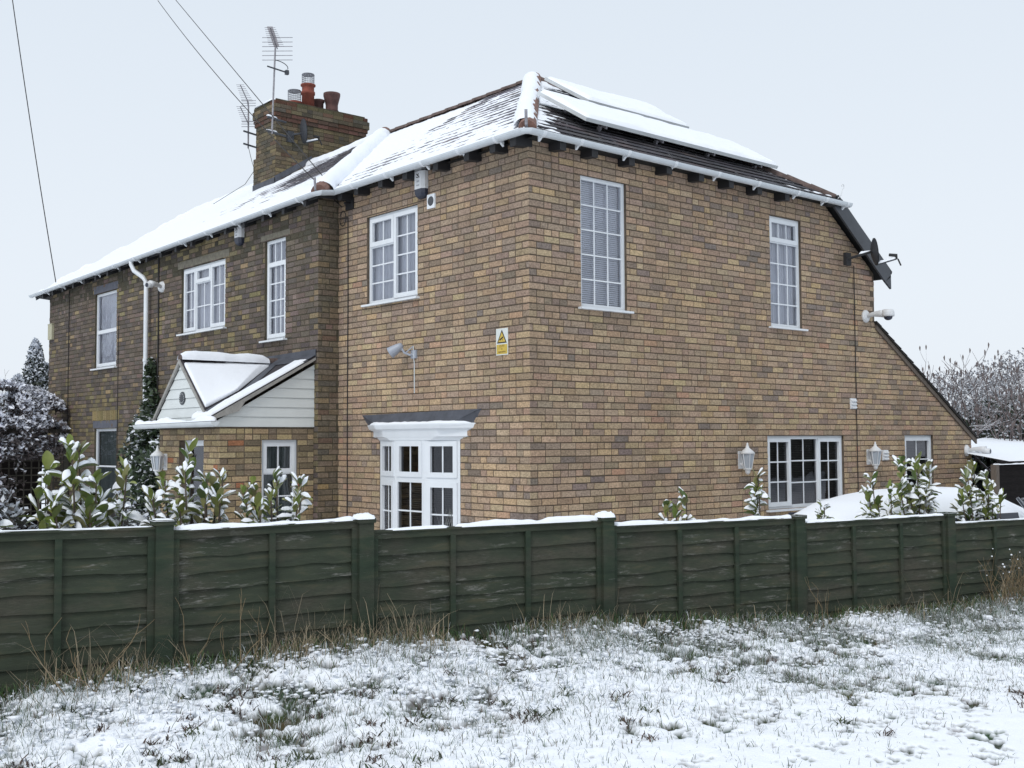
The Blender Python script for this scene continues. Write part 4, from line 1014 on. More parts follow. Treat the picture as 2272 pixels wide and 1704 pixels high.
# ---------------------------------------------------------------- porch
PX, PY0, PY1, PZ = -1.64, 3.93, 5.72, 1.84
porch = thing('porch', 'small yellow brick porch with snowy gabled roof and white boarding', 'porch', (PX, PY0, GZ))
PF = Pl((PX, 0, 0), (0, 1, 0), (-1, 0, 0)); PS = Pl((0, PY0, 0), (1, 0, 0), (0, -1, 0))
H_PS = (-1.065, -.55, .35, 1.675); H_PD = (4.37, 5.10, GZ-.1, 1.675)
brickwall('wall', PS, PX-.006, -.316, GZ-.1, PZ, [H_PS], col_pal(PAL_PORCH), MT['mortar'], porch, 21)
brickwall('wall', PF, PY0-.006, PY1, GZ-.1, PZ, [H_PD], col_pal(PAL_PORCH), MT['mortar'], porch, 22)
m = MB(); m.quad((PX, PY1, GZ), (-.31, PY1, GZ), (-.31, PY1, 2.6), (PX, PY1, PZ)); m.build('wall', MT['mortar'], porch)
window(PS, H_PS, [(0, 1, .68, 1, 2, 1, T), (0, 1, 0, .68, 2, 3, False)], blind=('net', 'blind_mid'), label='two-pane topped side window of the porch', sill=True, parent=porch)
window(PF, H_PD, [(0, 1, 0, 1, 1, 1, False)], label='porch door with dark glass', sill=False, frame_w=.07, depth=.08, parent=porch)
def boards(mb, poly, n, step, z0, z1, seedless=0):
    """cladding: clip polygon (list of 3D points on a vertical plane, u along horizontal) into boards, each tilted out at its foot"""
    pass
def clad(pl, poly, name, parent):
    m = MB(); zs = [p[1] for p in poly]; z = min(zs); zt = max(zs)
    while z < zt:
        pp = clip(clip(poly, 0, -1, -(z+.004)), 0, 1, z+.125)
        if len(pp) > 2 and area(pp) > 1e-4:
            m.add([pl.p(u, w, .012+.010*(1-(w-z)/.125)) for u, w in pp], [tuple(range(len(pp)))])
        z += .125
    m.add([pl.p(u, w, .004) for u, w in poly], [tuple(range(len(poly)))])
    return m.build(name, MT['cladding'], parent)
clad(PS, [(-1.72, PZ), (-.315, PZ), (-.315, 2.66), (-1.36, 2.085), (-1.72, 1.90)], 'side_boarding', porch)
PG = Pl((PX-.065, 0, 0), (0, 1, 0), (-1, 0, 0))
clad(PG, [(3.93, PZ), (5.73, PZ), (5.66, 1.93), (4.885, 2.66), (4.14, 2.03), (3.93, PZ+.02)], 'gable_boarding', porch)
# lean-to roof plane z = 2.79 + .545*(x+.31)
def lz(x): return 2.78+.545*(x+.31)
AP = Vector((-1.74, 4.885, 2.745)); gxe = -.375     # gable ridge runs back to where it meets the lean-to plane
GLb = Vector((-1.74, 5.76, 1.93)); GRb = Vector((-1.74, 4.10, 2.02)); RB = Vector((gxe, 4.885, 2.745))
VL = Vector((-1.30, 4.15, lz(-1.30)+.01))
m = MB()
m.prism([(-.31, 3.86, lz(-.31)-.045), (-1.78, 3.86, lz(-1.78)-.045), (-1.78, 3.86, lz(-1.78)), (-.31, 3.86, lz(-.31))], (0, .36, 0), 0, (.05, .045, .05)); m.prism([(-.31, 4.22, lz(-.31)-.045), (-1.3, 4.22, lz(-1.3)-.045), (-1.3, 4.22, lz(-1.3)), (-.31, 4.22, lz(-.31))], (0, 1.58, 0), 0, (.05, .045, .05))
# gable slopes: right one down to the valley, left one to the eave
vr = Vector((-1.74, 4.16, 2.09)); vb = RB
m.prism([AP, RB, Vector((-1.25, 4.22, 2.30)), Vector((-1.74, 4.14, 2.07))], (0, 0, -.04), 0, (.05, .045, .05))
m.prism([AP, GLb, Vector((-.6, 5.76, 1.97)), RB], (0, 0, -.04), 0, (.05, .045, .05))
pr = m.build('roof', MT['slate'], porch)
snow_quad('snow_cover', [Vector((-1.73, 4.15, 2.085)), Vector((-1.24, 4.235, 2.315)), RB, AP], 60, 60, lambda u, v, P: .035*np.clip((.93-v)*9, 0, 1)*np.clip((.97-u)*12, 0, 1)+.018*fbm(P[..., 0]*4, P[..., 2]*7, 111)-.012, pr)
snow_quad('snow_cover', [GLb, AP, RB, Vector((-.6, 5.76, 1.97))], 40, 40, lambda u, v, P: .03+.01*fbm(P[..., 0]*4, P[..., 2]*7, 112), pr)
def th_lean(u, v, P):
    x, y = P[..., 0], P[..., 1]
    return .030+.02*(fbm(x*6, y*8, 113)-.5)-.06*((y > 3.95+(x+1.75)*.0+.32-.05*np.sin(x*9)) & (x > -1.5))-.05*(x > -.5)
snow_quad('snow_cover', [Vector((-1.80, 4.42, lz(-1.80))), Vector((-1.80, 3.875, lz(-1.80))), Vector((-.42, 3.875, lz(-.42))), Vector((-.42, 4.42, lz(-.42)))], 46, 80, lambda u, v, P: .028+.018*(fbm(P[..., 0]*6, P[..., 1]*8, 113)-.5)-.07*np.clip((P[..., 1]-(4.17-.22*(P[..., 0] > -1.0)*0))*20, 0, 1)*np.clip((P[..., 0]+1.62)*10, 0, 1), pr)
# bargeboards, ridge with snow, plaque, flashing, gutter
m = MB()
for a, b in ((AP, GLb), (AP, GRb)):
    d = (b-a); m.prism([a+Vector((-.015, 0, -.015)), b+Vector((-.015, 0, -.015)), b+Vector((-.015, 0, -.06)), a+Vector((-.015, 0, -.075))], (.03, 0, 0))
m.build('barge_board', MT['weathered_white'], porch)
m = MB(); m.prism([(-1.80, 3.852, lz(-1.80)-.015), (-.33, 3.852, lz(-.33)-.015), (-.33, 3.852, lz(-.33)-.05), (-1.34, 3.852, lz(-1.34)-.065), (-1.42, 3.852, lz(-1.36)-.17), (-1.80, 3.852, lz(-1.8)-.05)], (0, .02, 0)); m.build('verge_board', MT['weathered_white'], porch)
hr = hip_run(AP+Vector((.0, 0, .0)), RB+Vector((.1, 0, 0)), 'ridge_tiles', MT['tile_old'], .06, -.01, porch, snow=(0, .86, .045), seed=115)
m = MB(); m.prism([(-.322, 5.72, 2.775), (-.322, 3.86, 2.76), (-.322, 3.855, 2.865), (-.322, 5.72, 2.83)], (-.012, 0, 0)); m.prism([(-.33, 3.86, 2.785), (-.33, 5.2, 2.785), (-.5, 5.2, lz(-.5)+.012), (-.5, 3.86, lz(-.5)+.012)], (0, 0, .006)); m.build('lead_flashing', MT['lead'], porch)
m = MB(); m.add([(-1.748, 4.12, 2.05), (-1.24, 4.20, 2.292), (-.40, 4.86, 2.742), (-.44, 4.66, lz(-.44)+.012), (-1.2, 4.04, lz(-1.2)+.012), (-1.748, 4.02, lz(-1.748)+.014)], [(0, 1, 2, 3, 4, 5)]); m.build('valley', MT['lead'], porch)
gt = gutter([(-1.86, 3.60, 1.90), (-1.86, 5.98, 1.885)], 'gutter', porch, MT['upvc_dull'], .055)
snow_strip('snow', (-1.86, 3.62, 1.91), (-1.86, 5.97, 1.895), .05, .05, gt, 116)
m = MB(); m.lathe([(.085, 0), (.085, .012), (.07, .016), (.07, .012), (.05, .013), (.05, .018), (.02, .02)], (PX-.08, 4.83, 2.22), (-1, 0, 0), n=24); m.build('plaque', MT['dark_grey'], porch)
m = MB()
for j in range(14):
    a = 2*math.pi*j/14; m.box((PX-.098, 4.83+.06*math.cos(a)-.004, 2.22+.06*math.sin(a)-.006), (PX-.094, 4.83+.06*math.cos(a)+.004, 2.22+.06*math.sin(a)+.006))
m.build('plaque_lettering', MT['upvc_dull'], porch)
copy_tree(l1, (-1.645, 5.50, 1.40), math.radians(-90), 'white carriage lantern with a snowy cap on the porch front among the ivy', lg)

# ---------------------------------------------------------------- ground
FO = np.array([-3.995, -2.903]); FA = -.1578; FD = np.array([math.cos(FA), math.sin(FA)]); FN = np.array([-FD[1], FD[0]])
def w2(s, n): return FO[0]+s*FD[0]+n*FN[0], FO[1]+s*FD[1]+n*FN[1]
def zb(s): return np.interp(s, [-6, -1.8, -1.3, 0, 1.9, 3.8, 5.7, 7.6, 12], [.32, .35, .37, .41, .34, .20, .15, .25, .2])
def gz0(s, n):      # smooth terrain outside the fence (n<0)
    d = np.clip(-n, 0, None)
    return zb(s)*(1-.42*np.clip(d/1.1, 0, 1)**1.1-.58*np.clip((d-1.0)/2.2, 0, 1))
def rough(s, n):    # tussock field: height and how rough
    d = np.clip(-n, 0, None); k = np.clip(1.25-d/2.3, .10, 1)
    a = fbm(s*2.1, n*2.6, 201, 3); b = fbm(s*7.5, n*9, 202, 3); c = fbm(s*22, n*26, 203, 3)*.72+fbm(s*62, n*70, 204, 2)*.28
    return k, a, b, c
ns = np.concatenate([np.geomspace(-900, -7, 24)[:-1], np.linspace(-7, -4.4, 40)[:-1], np.linspace(-4.4, -.0, 270), [.06, .4], np.geomspace(1, 900, 22)])
ss = np.concatenate([-np.geomspace(900, 5.2, 20)[:-1]-0, np.linspace(-5.2, 9.5, 700), 9.5+np.geomspace(1, 900, 20)])
Sg, Ng = np.meshgrid(ss, ns, indexing='ij')
k, a, b, c = rough(Sg, Ng)
near = (Sg > -5.4) & (Sg < 9.7) & (Ng < .03) & (Ng > -7)
zz = gz0(Sg, Ng)+near*(k*((a-.5)*.11+(b-.5)*.075+(c-.5)*.062))
hold = np.clip((b-.5)*1.1+(c-.5)*1.35+(a-.5)*.9, -1, 1)
zz = np.where(Ng > .03, GZ+.02*np.sin(Sg)*0, zz)
bare_t = np.interp(-Ng, [0, .12, .3, 1.0, 1.7, 2.6, 4], [-.5, -.02, .05, .13, .25, .35, .43])
hold = hold+(vnoise(Sg*55, Ng*60, 219)-.5)*.3
bare = np.clip((-hold-bare_t)*16, 0, 1)*near
big = np.clip((.40-a+(c-.5)*.25)*30, 0, 1)*np.clip((.5-b+(c-.5)*.5)*25, 0, 1)*np.interp(-Ng, [0, .2, 1.2, 2.0], [0, 1, .8, .0])*near
bare = np.maximum(bare, big)
fade = np.clip((-Ng-.12)/.2, 0, 1)
Xg, Yg = w2(Sg, Ng); snowc = np.array([.90, .925, .965]); soil = np.stack([.030+.05*vnoise(Sg*9, Ng*9, 5), .036+.05*vnoise(Sg*9+4, Ng*9, 6), .022+.025*vnoise(Sg*9, Ng*9, 7)], -1)
hollow_tone = 1-.10*np.clip((.55-c)*3, 0, 1)*k  # snow colour slightly darker where the fine bumps run low
colg = snowc[None, None]*hollow_tone[..., None]*(1-bare[..., None])+soil*bare[..., None]
zz = zz-bare*.02*near
grd = grid_mesh('ground', np.stack([Xg, Yg, zz], -1), MT['snow_ground'], None, colg); tag(grd, kind='structure')
def ground_at(s, n):
    k, a, b, c = rough(s, n); return gz0(s, n)+k*((a-.5)*.11+(b-.5)*.075+(c-.5)*.062), a, b, c

# ---------------------------------------------------------------- fence
FM = Matrix(((FD[0], FN[0], 0, FO[0]), (FD[1], FN[1], 0, FO[1]), (0, 0, 1, 0), (0, 0, 0, 1)))
fence = thing('fence', 'weathered green overlapping-board garden fence with snow along the top', 'fence', (FO[0], FO[1], 0), FA); fence['localspace'] = 1
posts = [(-3.2, 1.26), (-1.26, 1.205), (0, 1.165), (1.895, 1.10), (3.82, 1.035), (5.70, .985), (7.6, .93), (9.5, .9), (11.4, .87), (13.3, .84), (-4.5, 1.25), (-6.4, 1.25)]
for i, (s_, z_) in enumerate(posts):
    m = MB(); m.box((s_-.05, -.06, -.3), (s_+.05, .04, z_-.03)); m.prism([(s_-.06, -.07, z_-.03), (s_+.06, -.07, z_-.03), (s_+.06, .05, z_-.03), (s_-.06, .05, z_-.03)], (0, 0, .03))
    p = m.build('fence_post', MT['post'], fence); p.location = (0, 0, 0)
    n = 9; Pg = np.zeros((n, n, 3)); u = np.linspace(-1, 1, n)[:, None]+np.zeros((1, n)); v = u.T
    hh = np.clip(1-np.maximum(abs(u), abs(v))**4, 0, 1); amt = ([.03, .012, .035, .04, .006, .006, .02, .02]+[.02]*4)[i]
    Pg[..., 0] = s_+u*.064; Pg[..., 1] = -.01+v*.064; Pg[..., 2] = z_-.006+hh*amt*(.7+.6*fbm(u*2+i, v*2, 301))
    so_ = grid_mesh('snow', Pg, MT['snow'], p); so_.location = (0, 0, 0)
panels = [(-3.15, -1.31, 1.19, 1.165, [1, 2]), (-1.21, -.05, 1.14, 1.155, [1.08]), (.05, 1.845, 1.08, 1.075, [1, 2]), (1.945, 3.77, 1.03, 1.015, [1, 2]), (3.87, 5.65, .97, .965, [1, 2]), (5.75, 7.55, .885, .88, [1, 2]), (7.65, 9.45, .86, .85, [1, 2]), (9.55, 11.35, .83, .82, [1, 2]), (11.45, 13.25, .8, .79, [1, 2]), (-4.45, -3.25, 1.2, 1.19, [1]), (-6.35, -4.55, 1.2, 1.2, [1])]
bats = [[-2.54, -1.83], [-.61], [.634, 1.223], [2.576, 3.149], [4.467, 5.059], [6.354, 6.95], [8.25, 8.85], [10.15, 10.75], [12.05, 12.65], [-3.85], [-5.75, -5.15]]
for i, (s0, s1, z0, z1, _) in enumerate(panels):
    r = random.Random(400+i); m = MB(); nseg = 36
    nb = 13; top = .045
    for k in range(nb):
        off = (.25 if i == 2 and False else 0)
        hb = .115; zt = -top-k*.098
        ph = r.random()*50; am = r.uniform(.004, .013); tilt = r.uniform(-.012, .012)
        vs = []; fs = []
        for q in range(nseg+1):
            t = q/nseg; x = s0+(s1-s0)*t; zl = z0+(z1-z0)*t+tilt*(t-.5)
            wav = am*(float(vnoise(t*7+ph, 0, 9))-.5)*2+.3*am*(float(vnoise(t*26+ph, 3, 8))-.5)
            za = zl+zt+.012; zb_ = zl+zt-hb+wav; bow = .004*math.sin(t*9+ph)
            vs += [(x, .0, za), (x, -.019+bow, zb_), (x, -.003+bow, zb_-.002)]
        for q in range(nseg): b_ = q*3; fs += [(b_, b_+1, b_+4, b_+3), (b_+1, b_+2, b_+5, b_+4)]
        m.add(vs, fs)
    m.quad((s0, .012, -.3), (s1, .012, -.3), (s1, .012, z1-.03), (s0, .012, z0-.03))
    p = m.build('fence_panel', MT['fence'], fence, smooth=False); p.location = (0, 0, 0)
    m = MB(); m.obox((s0, -.032, z0-.052), (s1-s0, 0, z1-z0), (0, .05, 0), (0, 0, .045)); m.obox((s0-.0, -.042, z0-.012), (s1-s0, 0, z1-z0), (0, .07, 0), (0, 0, .014))
    q = m.build('top_rail', MT['fence'], p); q.location = (0, 0, 0)
    for xb in bats[i]+[s0+.02, s1-.02]:
        zt = z0+(z1-z0)*(xb-s0)/(s1-s0); m = MB(); wb = .019; m.box((xb-wb, -.036, -.3), (xb+wb, -.012, zt-.05)); q = m.build('batten', MT['post'], p); q.location = (0, 0, 0)
    def strip(a, b, th):
        za = z0+(z1-z0)*(a-s0)/(s1-s0); zb2 = z0+(z1-z0)*(b-s0)/(s1-s0)
        o = snow_strip('snow', (a, -.006, za+.002), (b, -.006, zb2+.002), .038, th, p, 420+i, step=.02); o.location = (0, 0, 0)
    if i == 0: strip(s0, s1, .006)
    elif i == 2: strip(s0+.1, .62, .011); strip(.66, s1, .026)
    else: strip(s0, s1, ([.0, .022, 0, .018, .013, .006, .01]+[.01]*4)[i])

# ---------------------------------------------------------------- vegetation helpers
def blades(name, s, n, z, h, w, lean, col, mt, parent=None, seed=1, droop=.3):
    """curved two-segment blades; s,n,z,h,w arrays; lean horizontal displacement factor"""
    rg = np.random.RandomState(seed); N_ = len(s); az = rg.uniform(0, 2*np.pi, N_); x, y = w2(s, n)
    dx, dy = np.cos(az)*lean*h, np.sin(az)*lean*h; pa = rg.uniform(0, np.pi, N_); px, py = np.cos(pa)*w/2, np.sin(pa)*w/2
    V = np.zeros((N_, 7, 3)); lev = [(0, 0, 1), (.45, .25, .9), (.8, .6, .6)]
    for i, (t, q, ww) in enumerate(lev):
        V[:, 2*i, 0] = x+dx*q-px*ww; V[:, 2*i, 1] = y+dy*q-py*ww; V[:, 2*i, 2] = z+h*t
        V[:, 2*i+1, 0] = x+dx*q+px*ww; V[:, 2*i+1, 1] = y+dy*q+py*ww; V[:, 2*i+1, 2] = z+h*t
    V[:, 6, 0] = x+dx; V[:, 6, 1] = y+dy; V[:, 6, 2] = z+h*(1-droop*rg.uniform(0, 1, N_)*np.minimum(lean*1.2, 1))
    b = (np.arange(N_)*7)[:, None]
    tris = np.concatenate([b+np.array(t)[None] for t in ((0, 1, 3), (0, 3, 2), (2, 3, 5), (2, 5, 4), (4, 5, 6))], 0)
    fc = np.concatenate([col]*5, 0)
    return tri_soup(name, V.reshape(-1, 3), tris, mt, parent, fc)
rg = np.random.RandomState(5)
# green and straw blades poking through the snow
N0 = 170000; s = rg.uniform(-4.5, 9.3, N0); n = -rg.beta(1.0, 2.3, N0)*4.9-.03
z, a, b, c = ground_at(s, n); d = -n
dens = np.clip(fbm(s*1.4+8, n*1.9, 205, 3)*2.4-.55, .05, 1); keep = rg.uniform(0, 1, N0) < dens*np.interp(d, [0, .9, 1.8, 2.6, 5], [1, 1, .6, .28, .2])
s, n, z, d = s[keep], n[keep], z[keep], d[keep]; K = len(s)
h = rg.uniform(.02, .09, K)*np.interp(d, [0, .8, 2, 4], [1.1, .95, .7, .5]); col = np.where((rg.uniform(0, 1, K) < .72)[:, None], np.array([[.05, .085, .035]]), np.array([[.13, .105, .07]]))*rg.uniform(.55, 1.6, (K, 1))
fr_ = rg.uniform(0, 1, K) < np.interp(d, [0, 1.2, 2.5], [.5, .4, .15]); col[fr_] = np.array([.5, .54, .55])*rg.uniform(.7, 1.2, (fr_.sum(), 1))
tag(blades('grass', s, n, z-.012, h, rg.uniform(.002, .0042, K), rg.uniform(.1, 1.2, K), col, MT['grass'], seed=6), 'short green and brown grass blades poking through the snow', 'grass', kind='stuff')
# rich green fringe right at the fence
K = 12000; s = rg.uniform(-4.5, 9.3, K); n = -np.abs(rg.normal(0, .09, K))-.06; keep = rg.uniform(0, 1, K) < np.clip(fbm(s*1.2, n*0+1, 206, 3)*3-.8, .12, 1); s, n = s[keep], n[keep]; K = len(s)
z, a, b, c = ground_at(s, n); col = np.array([[.05, .10, .03]])*rg.uniform(.5, 1.5, (K, 1))
st = rg.uniform(0, 1, K) < .25; col[st] = np.array([.2, .16, .09])*rg.uniform(.6, 1.2, (st.sum(), 1))
tag(blades('grass', s, n, z-.02, rg.uniform(.03, .12, K), rg.uniform(.003, .006, K), rg.uniform(.1, .7, K), col, MT['grass'], seed=7), 'green grass fringe growing along the foot of the fence', 'grass', kind='stuff')
# dry straw
K = 6800; s = rg.uniform(-4.2, 9.3, K); pr_ = np.interp(s, [-4, -2.2, -1.3, -.3, .6, 1.6, 2.6, 4.5, 6, 6.8, 9.3], [.35, .4, .8, 1, .95, .4, .15, .25, .4, 1, .9])*np.clip(fbm(s*3.2, s*0, 208, 3)*6.5-2.9, .05, 1)
keep = rg.uniform(0, 1, K) < pr_; s = s[keep]; K = len(s); n = -np.abs(rg.normal(0, .16, K))-.05; z, a, b, c = ground_at(s, n)
h = rg.gamma(2.2, .046, K)*np.interp(s, [-3, 0, 2, 5.5, 7.5], [1.15, 1.1, .8, .8, 1.5])+.05; col = np.array([[.37, .30, .20]])*rg.uniform(.4, 1.25, (K, 1))*np.array([[1, 1, 1]])
tag(blades('dry_grass', s, n, z-.02, np.minimum(h, .62), rg.uniform(.002, .0045, K), rg.gamma(2.0, .28, K), col, MT['grass'], seed=8, droop=.85), 'dry straw-coloured grass standing along the foot of the fence', 'dry grass', kind='stuff')
# lumps of snow caught on the grass
def lumps(name, x, y, z, r, mt, label, seed, flat=.7):
    rg2 = np.random.RandomState(seed)
    t = (1+5**.5)/2; iv = np.array([(-1, t, 0), (1, t, 0), (-1, -t, 0), (1, -t, 0), (0, -1, t), (0, 1, t), (0, -1, -t), (0, 1, -t), (t, 0, -1), (t, 0, 1), (-t, 0, -1), (-t, 0, 1)])/math.sqrt(1+t*t)
    f_ = np.array([(0, 11, 5), (0, 5, 1), (0, 1, 7), (0, 7, 10), (0, 10, 11), (1, 5, 9), (5, 11, 4), (11, 10, 2), (10, 7, 6), (7, 1, 8), (3, 9, 4), (3, 4, 2), (3, 2, 6), (3, 6, 8), (3, 8, 9), (4, 9, 5), (2, 4, 11), (6, 2, 10), (8, 6, 7), (9, 8, 1)])
    K = len(x); V = iv[None]*r[:, None, None]*rg2.uniform(.5, 1.5, (K, 12, 1)); V[..., 2] *= flat; V[..., 0] *= rg2.uniform(.7, 1.7, (K, 1)); V[..., 1] *= rg2.uniform(.7, 1.5, (K, 1))
    an = rg2.uniform(0, 3.14, K); cx, sx_ = np.cos(an)[:, None], np.sin(an)[:, None]; vx = V[..., 0]*cx-V[..., 1]*sx_; vy = V[..., 0]*sx_+V[..., 1]*cx
    V = np.stack([vx+x[:, None], vy+y[:, None], V[..., 2]+z[:, None]], -1)
    Fc = ((np.arange(K)*12)[:, None, None]+f_[None]).reshape(-1, 3)
    return tri_soup(name, V.reshape(-1, 3), Fc, mt, None, None, True)
K = 36000; s = rg.uniform(-4.5, 9.3, K); n = -rg.beta(1.1, 3.0, K)*3.0-.08; z, a, b, c = ground_at(s, n)
keep = (rg.uniform(0, 1, K) < np.clip(fbm(s*2+3, n*2.4, 209, 3)*3-.8, 0.04, 1)*np.interp(-n, [.08, .22, 1.2, 2.6], [.3, 1, .8, .2])); s, n, z = s[keep], n[keep], z[keep]; K = len(s)
x, y = w2(s, n); rr = rg.gamma(3, .0024, K)*np.interp(-n, [0, 1, 2.5], [1.1, 1, .6])
tag(lumps('snow_clumps', x, y, z+rg.uniform(-.004, .035, K)*np.interp(-n, [0, 1.2, 2.5], [1, .7, .1]), rr, MT['snow'], '', 9, .55), 'clumps of snow caught on rough grass below the fence', 'snow', kind='stuff')
# dark leaf clods and tussocks in the open snow
K = 900; s = rg.uniform(-4.5, 9.3, K); n = -rg.uniform(.3, 4.2, K); m_ = (fbm(s*1.1+2, n*1.6, 210, 3) > .56); s, n = s[m_], n[m_]; K = len(s)
tuft_s = np.repeat(s, 22)+rg.normal(0, .035, K*22); tuft_n = np.repeat(n, 22)+rg.normal(0, .022, K*22); z, a, b, c = ground_at(tuft_s, tuft_n)
T_ = len(tuft_s); base = np.repeat(np.where((rg.uniform(0, 1, K) < .45)[:, None], np.array([[.045, .06, .022]]), np.array([[.075, .05, .04]])), 22, 0)
tag(blades('tussock_grass', tuft_s, tuft_n, z-.008, rg.uniform(.015, .05, T_), rg.uniform(.005, .012, T_), rg.uniform(.5, 1.8, T_), base*rg.uniform(.5, 1.4, (T_, 1)), MT['grass'], seed=10), 'dark low tufts of leaves and grass showing in the snow', 'grass tufts', kind='stuff')

# laurel shrubs ------------------------------------------------------------
LEAFC = [(.19, .23, .05), (.15, .20, .045), (.235, .265, .075), (.10, .145, .04), (.26, .25, .10)]
def leaf(mb, mbs, p, d, L_, w, r, snow):
    d = Vector(d).normalized(); side = d.cross(Vector((0, 0, 1)))
    if side.length < .1: side = Vector((r.uniform(-1, 1), r.uniform(-1, 1), 0))
    side.normalize(); side = (side+d*0+Vector((0, 0, r.uniform(-.7, .7)))).normalized(); up = side.cross(d).normalized()
    if up.z < 0: up = -up
    prof = [(0, .08), (.2, .62), (.45, 1), (.72, .85), (.92, .4), (1, .03)]; vs = []; c = vary(r.choice(LEAFC), r, .25); curl = r.uniform(-.05, .5)
    for t, ww in prof:
        q = p+d*L_*t-Vector((0, 0, 1))*curl*L_*t*t
        vs += [q-side*w*ww*.5+up*w*.16*ww, q, q+side*w*ww*.5+up*w*.16*ww]
    fs = []
    for i in range(5): b_ = i*3; fs += [(b_, b_+1, b_+4, b_+3), (b_+1, b_+2, b_+5, b_+4)]
    mb.add(vs, fs, 0, c)
    if snow > 0 and abs(d.z) < .93:
        vs = []; a0, a1 = r.uniform(0, .35), r.uniform(.8, 1.02); K_ = 6; tk = w*.36*snow
        for i in range(K_+1):
            t = a0+(a1-a0)*i/K_; ww = np.interp(t, [q[0] for q in prof], [q[1] for q in prof])*r.uniform(.62, .98); e = math.sin(math.pi*min(1, max(0, (i+.35)/(K_+.7))))**.6
            q = p+d*L_*t-Vector((0, 0, 1))*curl*L_*t*t+up*w*.10
            for j in range(5):
                g = -1+j/2; vs.append(q+side*w*ww*.52*g*e+Vector((0, 0, 1))*(tk*e*(1-abs(g)**2.2)*r.uniform(.85, 1.15)+.001)+up*w*.10*abs(g))
        fs = [(i*5+j, i*5+j+1, (i+1)*5+j+1, (i+1)*5+j) for i in range(K_) for j in range(4)]
        mbs.add(vs, fs)
def laurel(label, base, stems, seed, leafL=.115, gr='laurel shrubs behind the fence'):
    """stems: list of (dx,dy,ztop) relative to base, leafy upper parts"""
    r = random.Random(seed); t = thing('laurel_bush', label, 'shrub', base, 0, gr); t['localspace'] = 1
    mb, ms, st = MB(), MB(), MB()
    for (dx, dy, zt) in stems:
        H = zt-base[2]; p0 = Vector((dx*.15, dy*.15, 0)); p1 = Vector((dx, dy, H)); pts = [p0.lerp(p1, q)+Vector((math.sin(q*3)*.02, math.cos(q*4)*.02, 0)) for q in np.linspace(0, 1, 8)]
        st.tube(pts, [.012-.001*i for i in range(8)], 5)
        z = max(.55*H, H-.75)
        while z < H:
            q = z/H; p = p0.lerp(p1, q); top = (H-z) < .10
            for k in range(2 if not top else 3):
                az = r.uniform(0, 6.28); el = r.uniform(-.15, 1.15) if not top else r.uniform(.6, 1.4); L_ = leafL*r.uniform(.75, 1.2)
                d = Vector((math.cos(az)*math.cos(el), math.sin(az)*math.cos(el), math.sin(el)))
                leaf(mb, ms, p+d*.012, d, L_, L_*r.uniform(.36, .5), r, r.choice([0, 1, 1.5, 2.0, 1.7, 1.2]) if el < 1.15 else r.choice([0, 1.2]))
            z += r.uniform(.026, .048)
    st.build('stem', MT['bark'], t).location = (0, 0, 0); f = mb.build('foliage', MT['leaf'], t, smooth=True); f.location = (0, 0, 0)
    if ms.f: ms.build('snow', MT['snow'], t, smooth=True).location = (0, 0, 0)
    return t
def cluster(seed, half, ztop, zedge, n, dep=.16):
    r = random.Random(seed); out = []
    for i in range(n):
        q = -1+2*(i+.5)/n; dx = q*half+r.uniform(-.05, .05)
        out.append((dx, r.uniform(-dep, dep), ztop-(ztop-zedge)*abs(q)**1.4+r.uniform(-.1, .03)))
    return out
laurel('large yellow-green laurel with thick snow at the left behind the fence', (-5.47, -2.05, GZ), [(-.27, .0, 1.34), (-.18, .06, 1.48), (-.09, -.05, 1.61), (-.01, .05, 1.60), (.05, -.08, 1.42), (.12, .05, 1.3), (.27, 0, 1.45), (-.2, -.1, 1.27), (.0, -.12, 1.28), (.2, .1, 1.22)], 1, .13)
laurel('bushy snow-laden laurel in front of the porch front', (-4.88, -2.24, GZ), [(-.23, 0, 1.30), (-.13, .06, 1.41), (-.04, -.04, 1.47), (.03, .03, 1.59), (.1, -.06, 1.42), (.19, .0, 1.37), (.26, .05, 1.42), (-.1, -.1, 1.27), (.06, -.12, 1.3), (-.19, .08, 1.24), (.17, -.1, 1.27)], 2, .105)
laurel('smaller laurel in front of the porch side window', (-4.37, -2.38, GZ), [(-.19, 0, 1.33), (-.1, .05, 1.39), (-.03, -.05, 1.27), (.06, .04, 1.41), (.22, 0, 1.40), (.13, -.1, 1.26), (-.13, -.08, 1.24)], 3, .10)
laurel('laurel sprig cut off by the left edge of the photo', (-6.03, -2.05, GZ), [(-.05, 0, 1.38), (.05, .05, 1.27)], 4, .14)
laurel('low pair of laurel sprigs left of the carriage lantern', (-.95, -2.88, GZ), [(-.15, 0, 1.10), (.09, 0, 1.18), (.02, .05, 1.06)], 5, .11)
laurel('slim upright laurel stem just left of the wide window', (.03, -2.93, GZ), [(.0, 0, 1.34), (.04, .05, 1.22)], 6, .115)
laurel('tiny laurel sprig below the wide window in front of the car', (.58, -3.22, GZ), [(0, 0, 1.05), (-.05, 0, .98)], 7, .10)
laurel('laurel with long snowy leaves under the right-hand lantern', (1.45, -3.26, GZ), [(-.22, 0, 1.14), (-.08, .05, 1.28), (.07, -.05, 1.18), (-.15, -.05, 1.06)], 8, .12)
laurel('taller laurel in front of the small end window', (2.1, -3.27, GZ), [(-.25, .03, 1.40), (-.1, -.03, 1.36), (.04, .03, 1.38), (.18, 0, 1.36), (-.18, 0, 1.15), (.26, .05, 1.30), (.0, -.06, 1.12), (-.35, 0, 1.18)], 9, .125)
laurel('rightmost laurel overhanging the fence by the dark shed', (3.0, -3.42, GZ), [(-.25, 0, 1.26), (-.05, .04, 1.36), (.08, -.04, 1.28), (.25, 0, 1.14), (-.38, 0, 1.06), (.42, 0, 1.0), (.15, .05, 1.06), (-.15, .05, 1.1)], 10, .12)

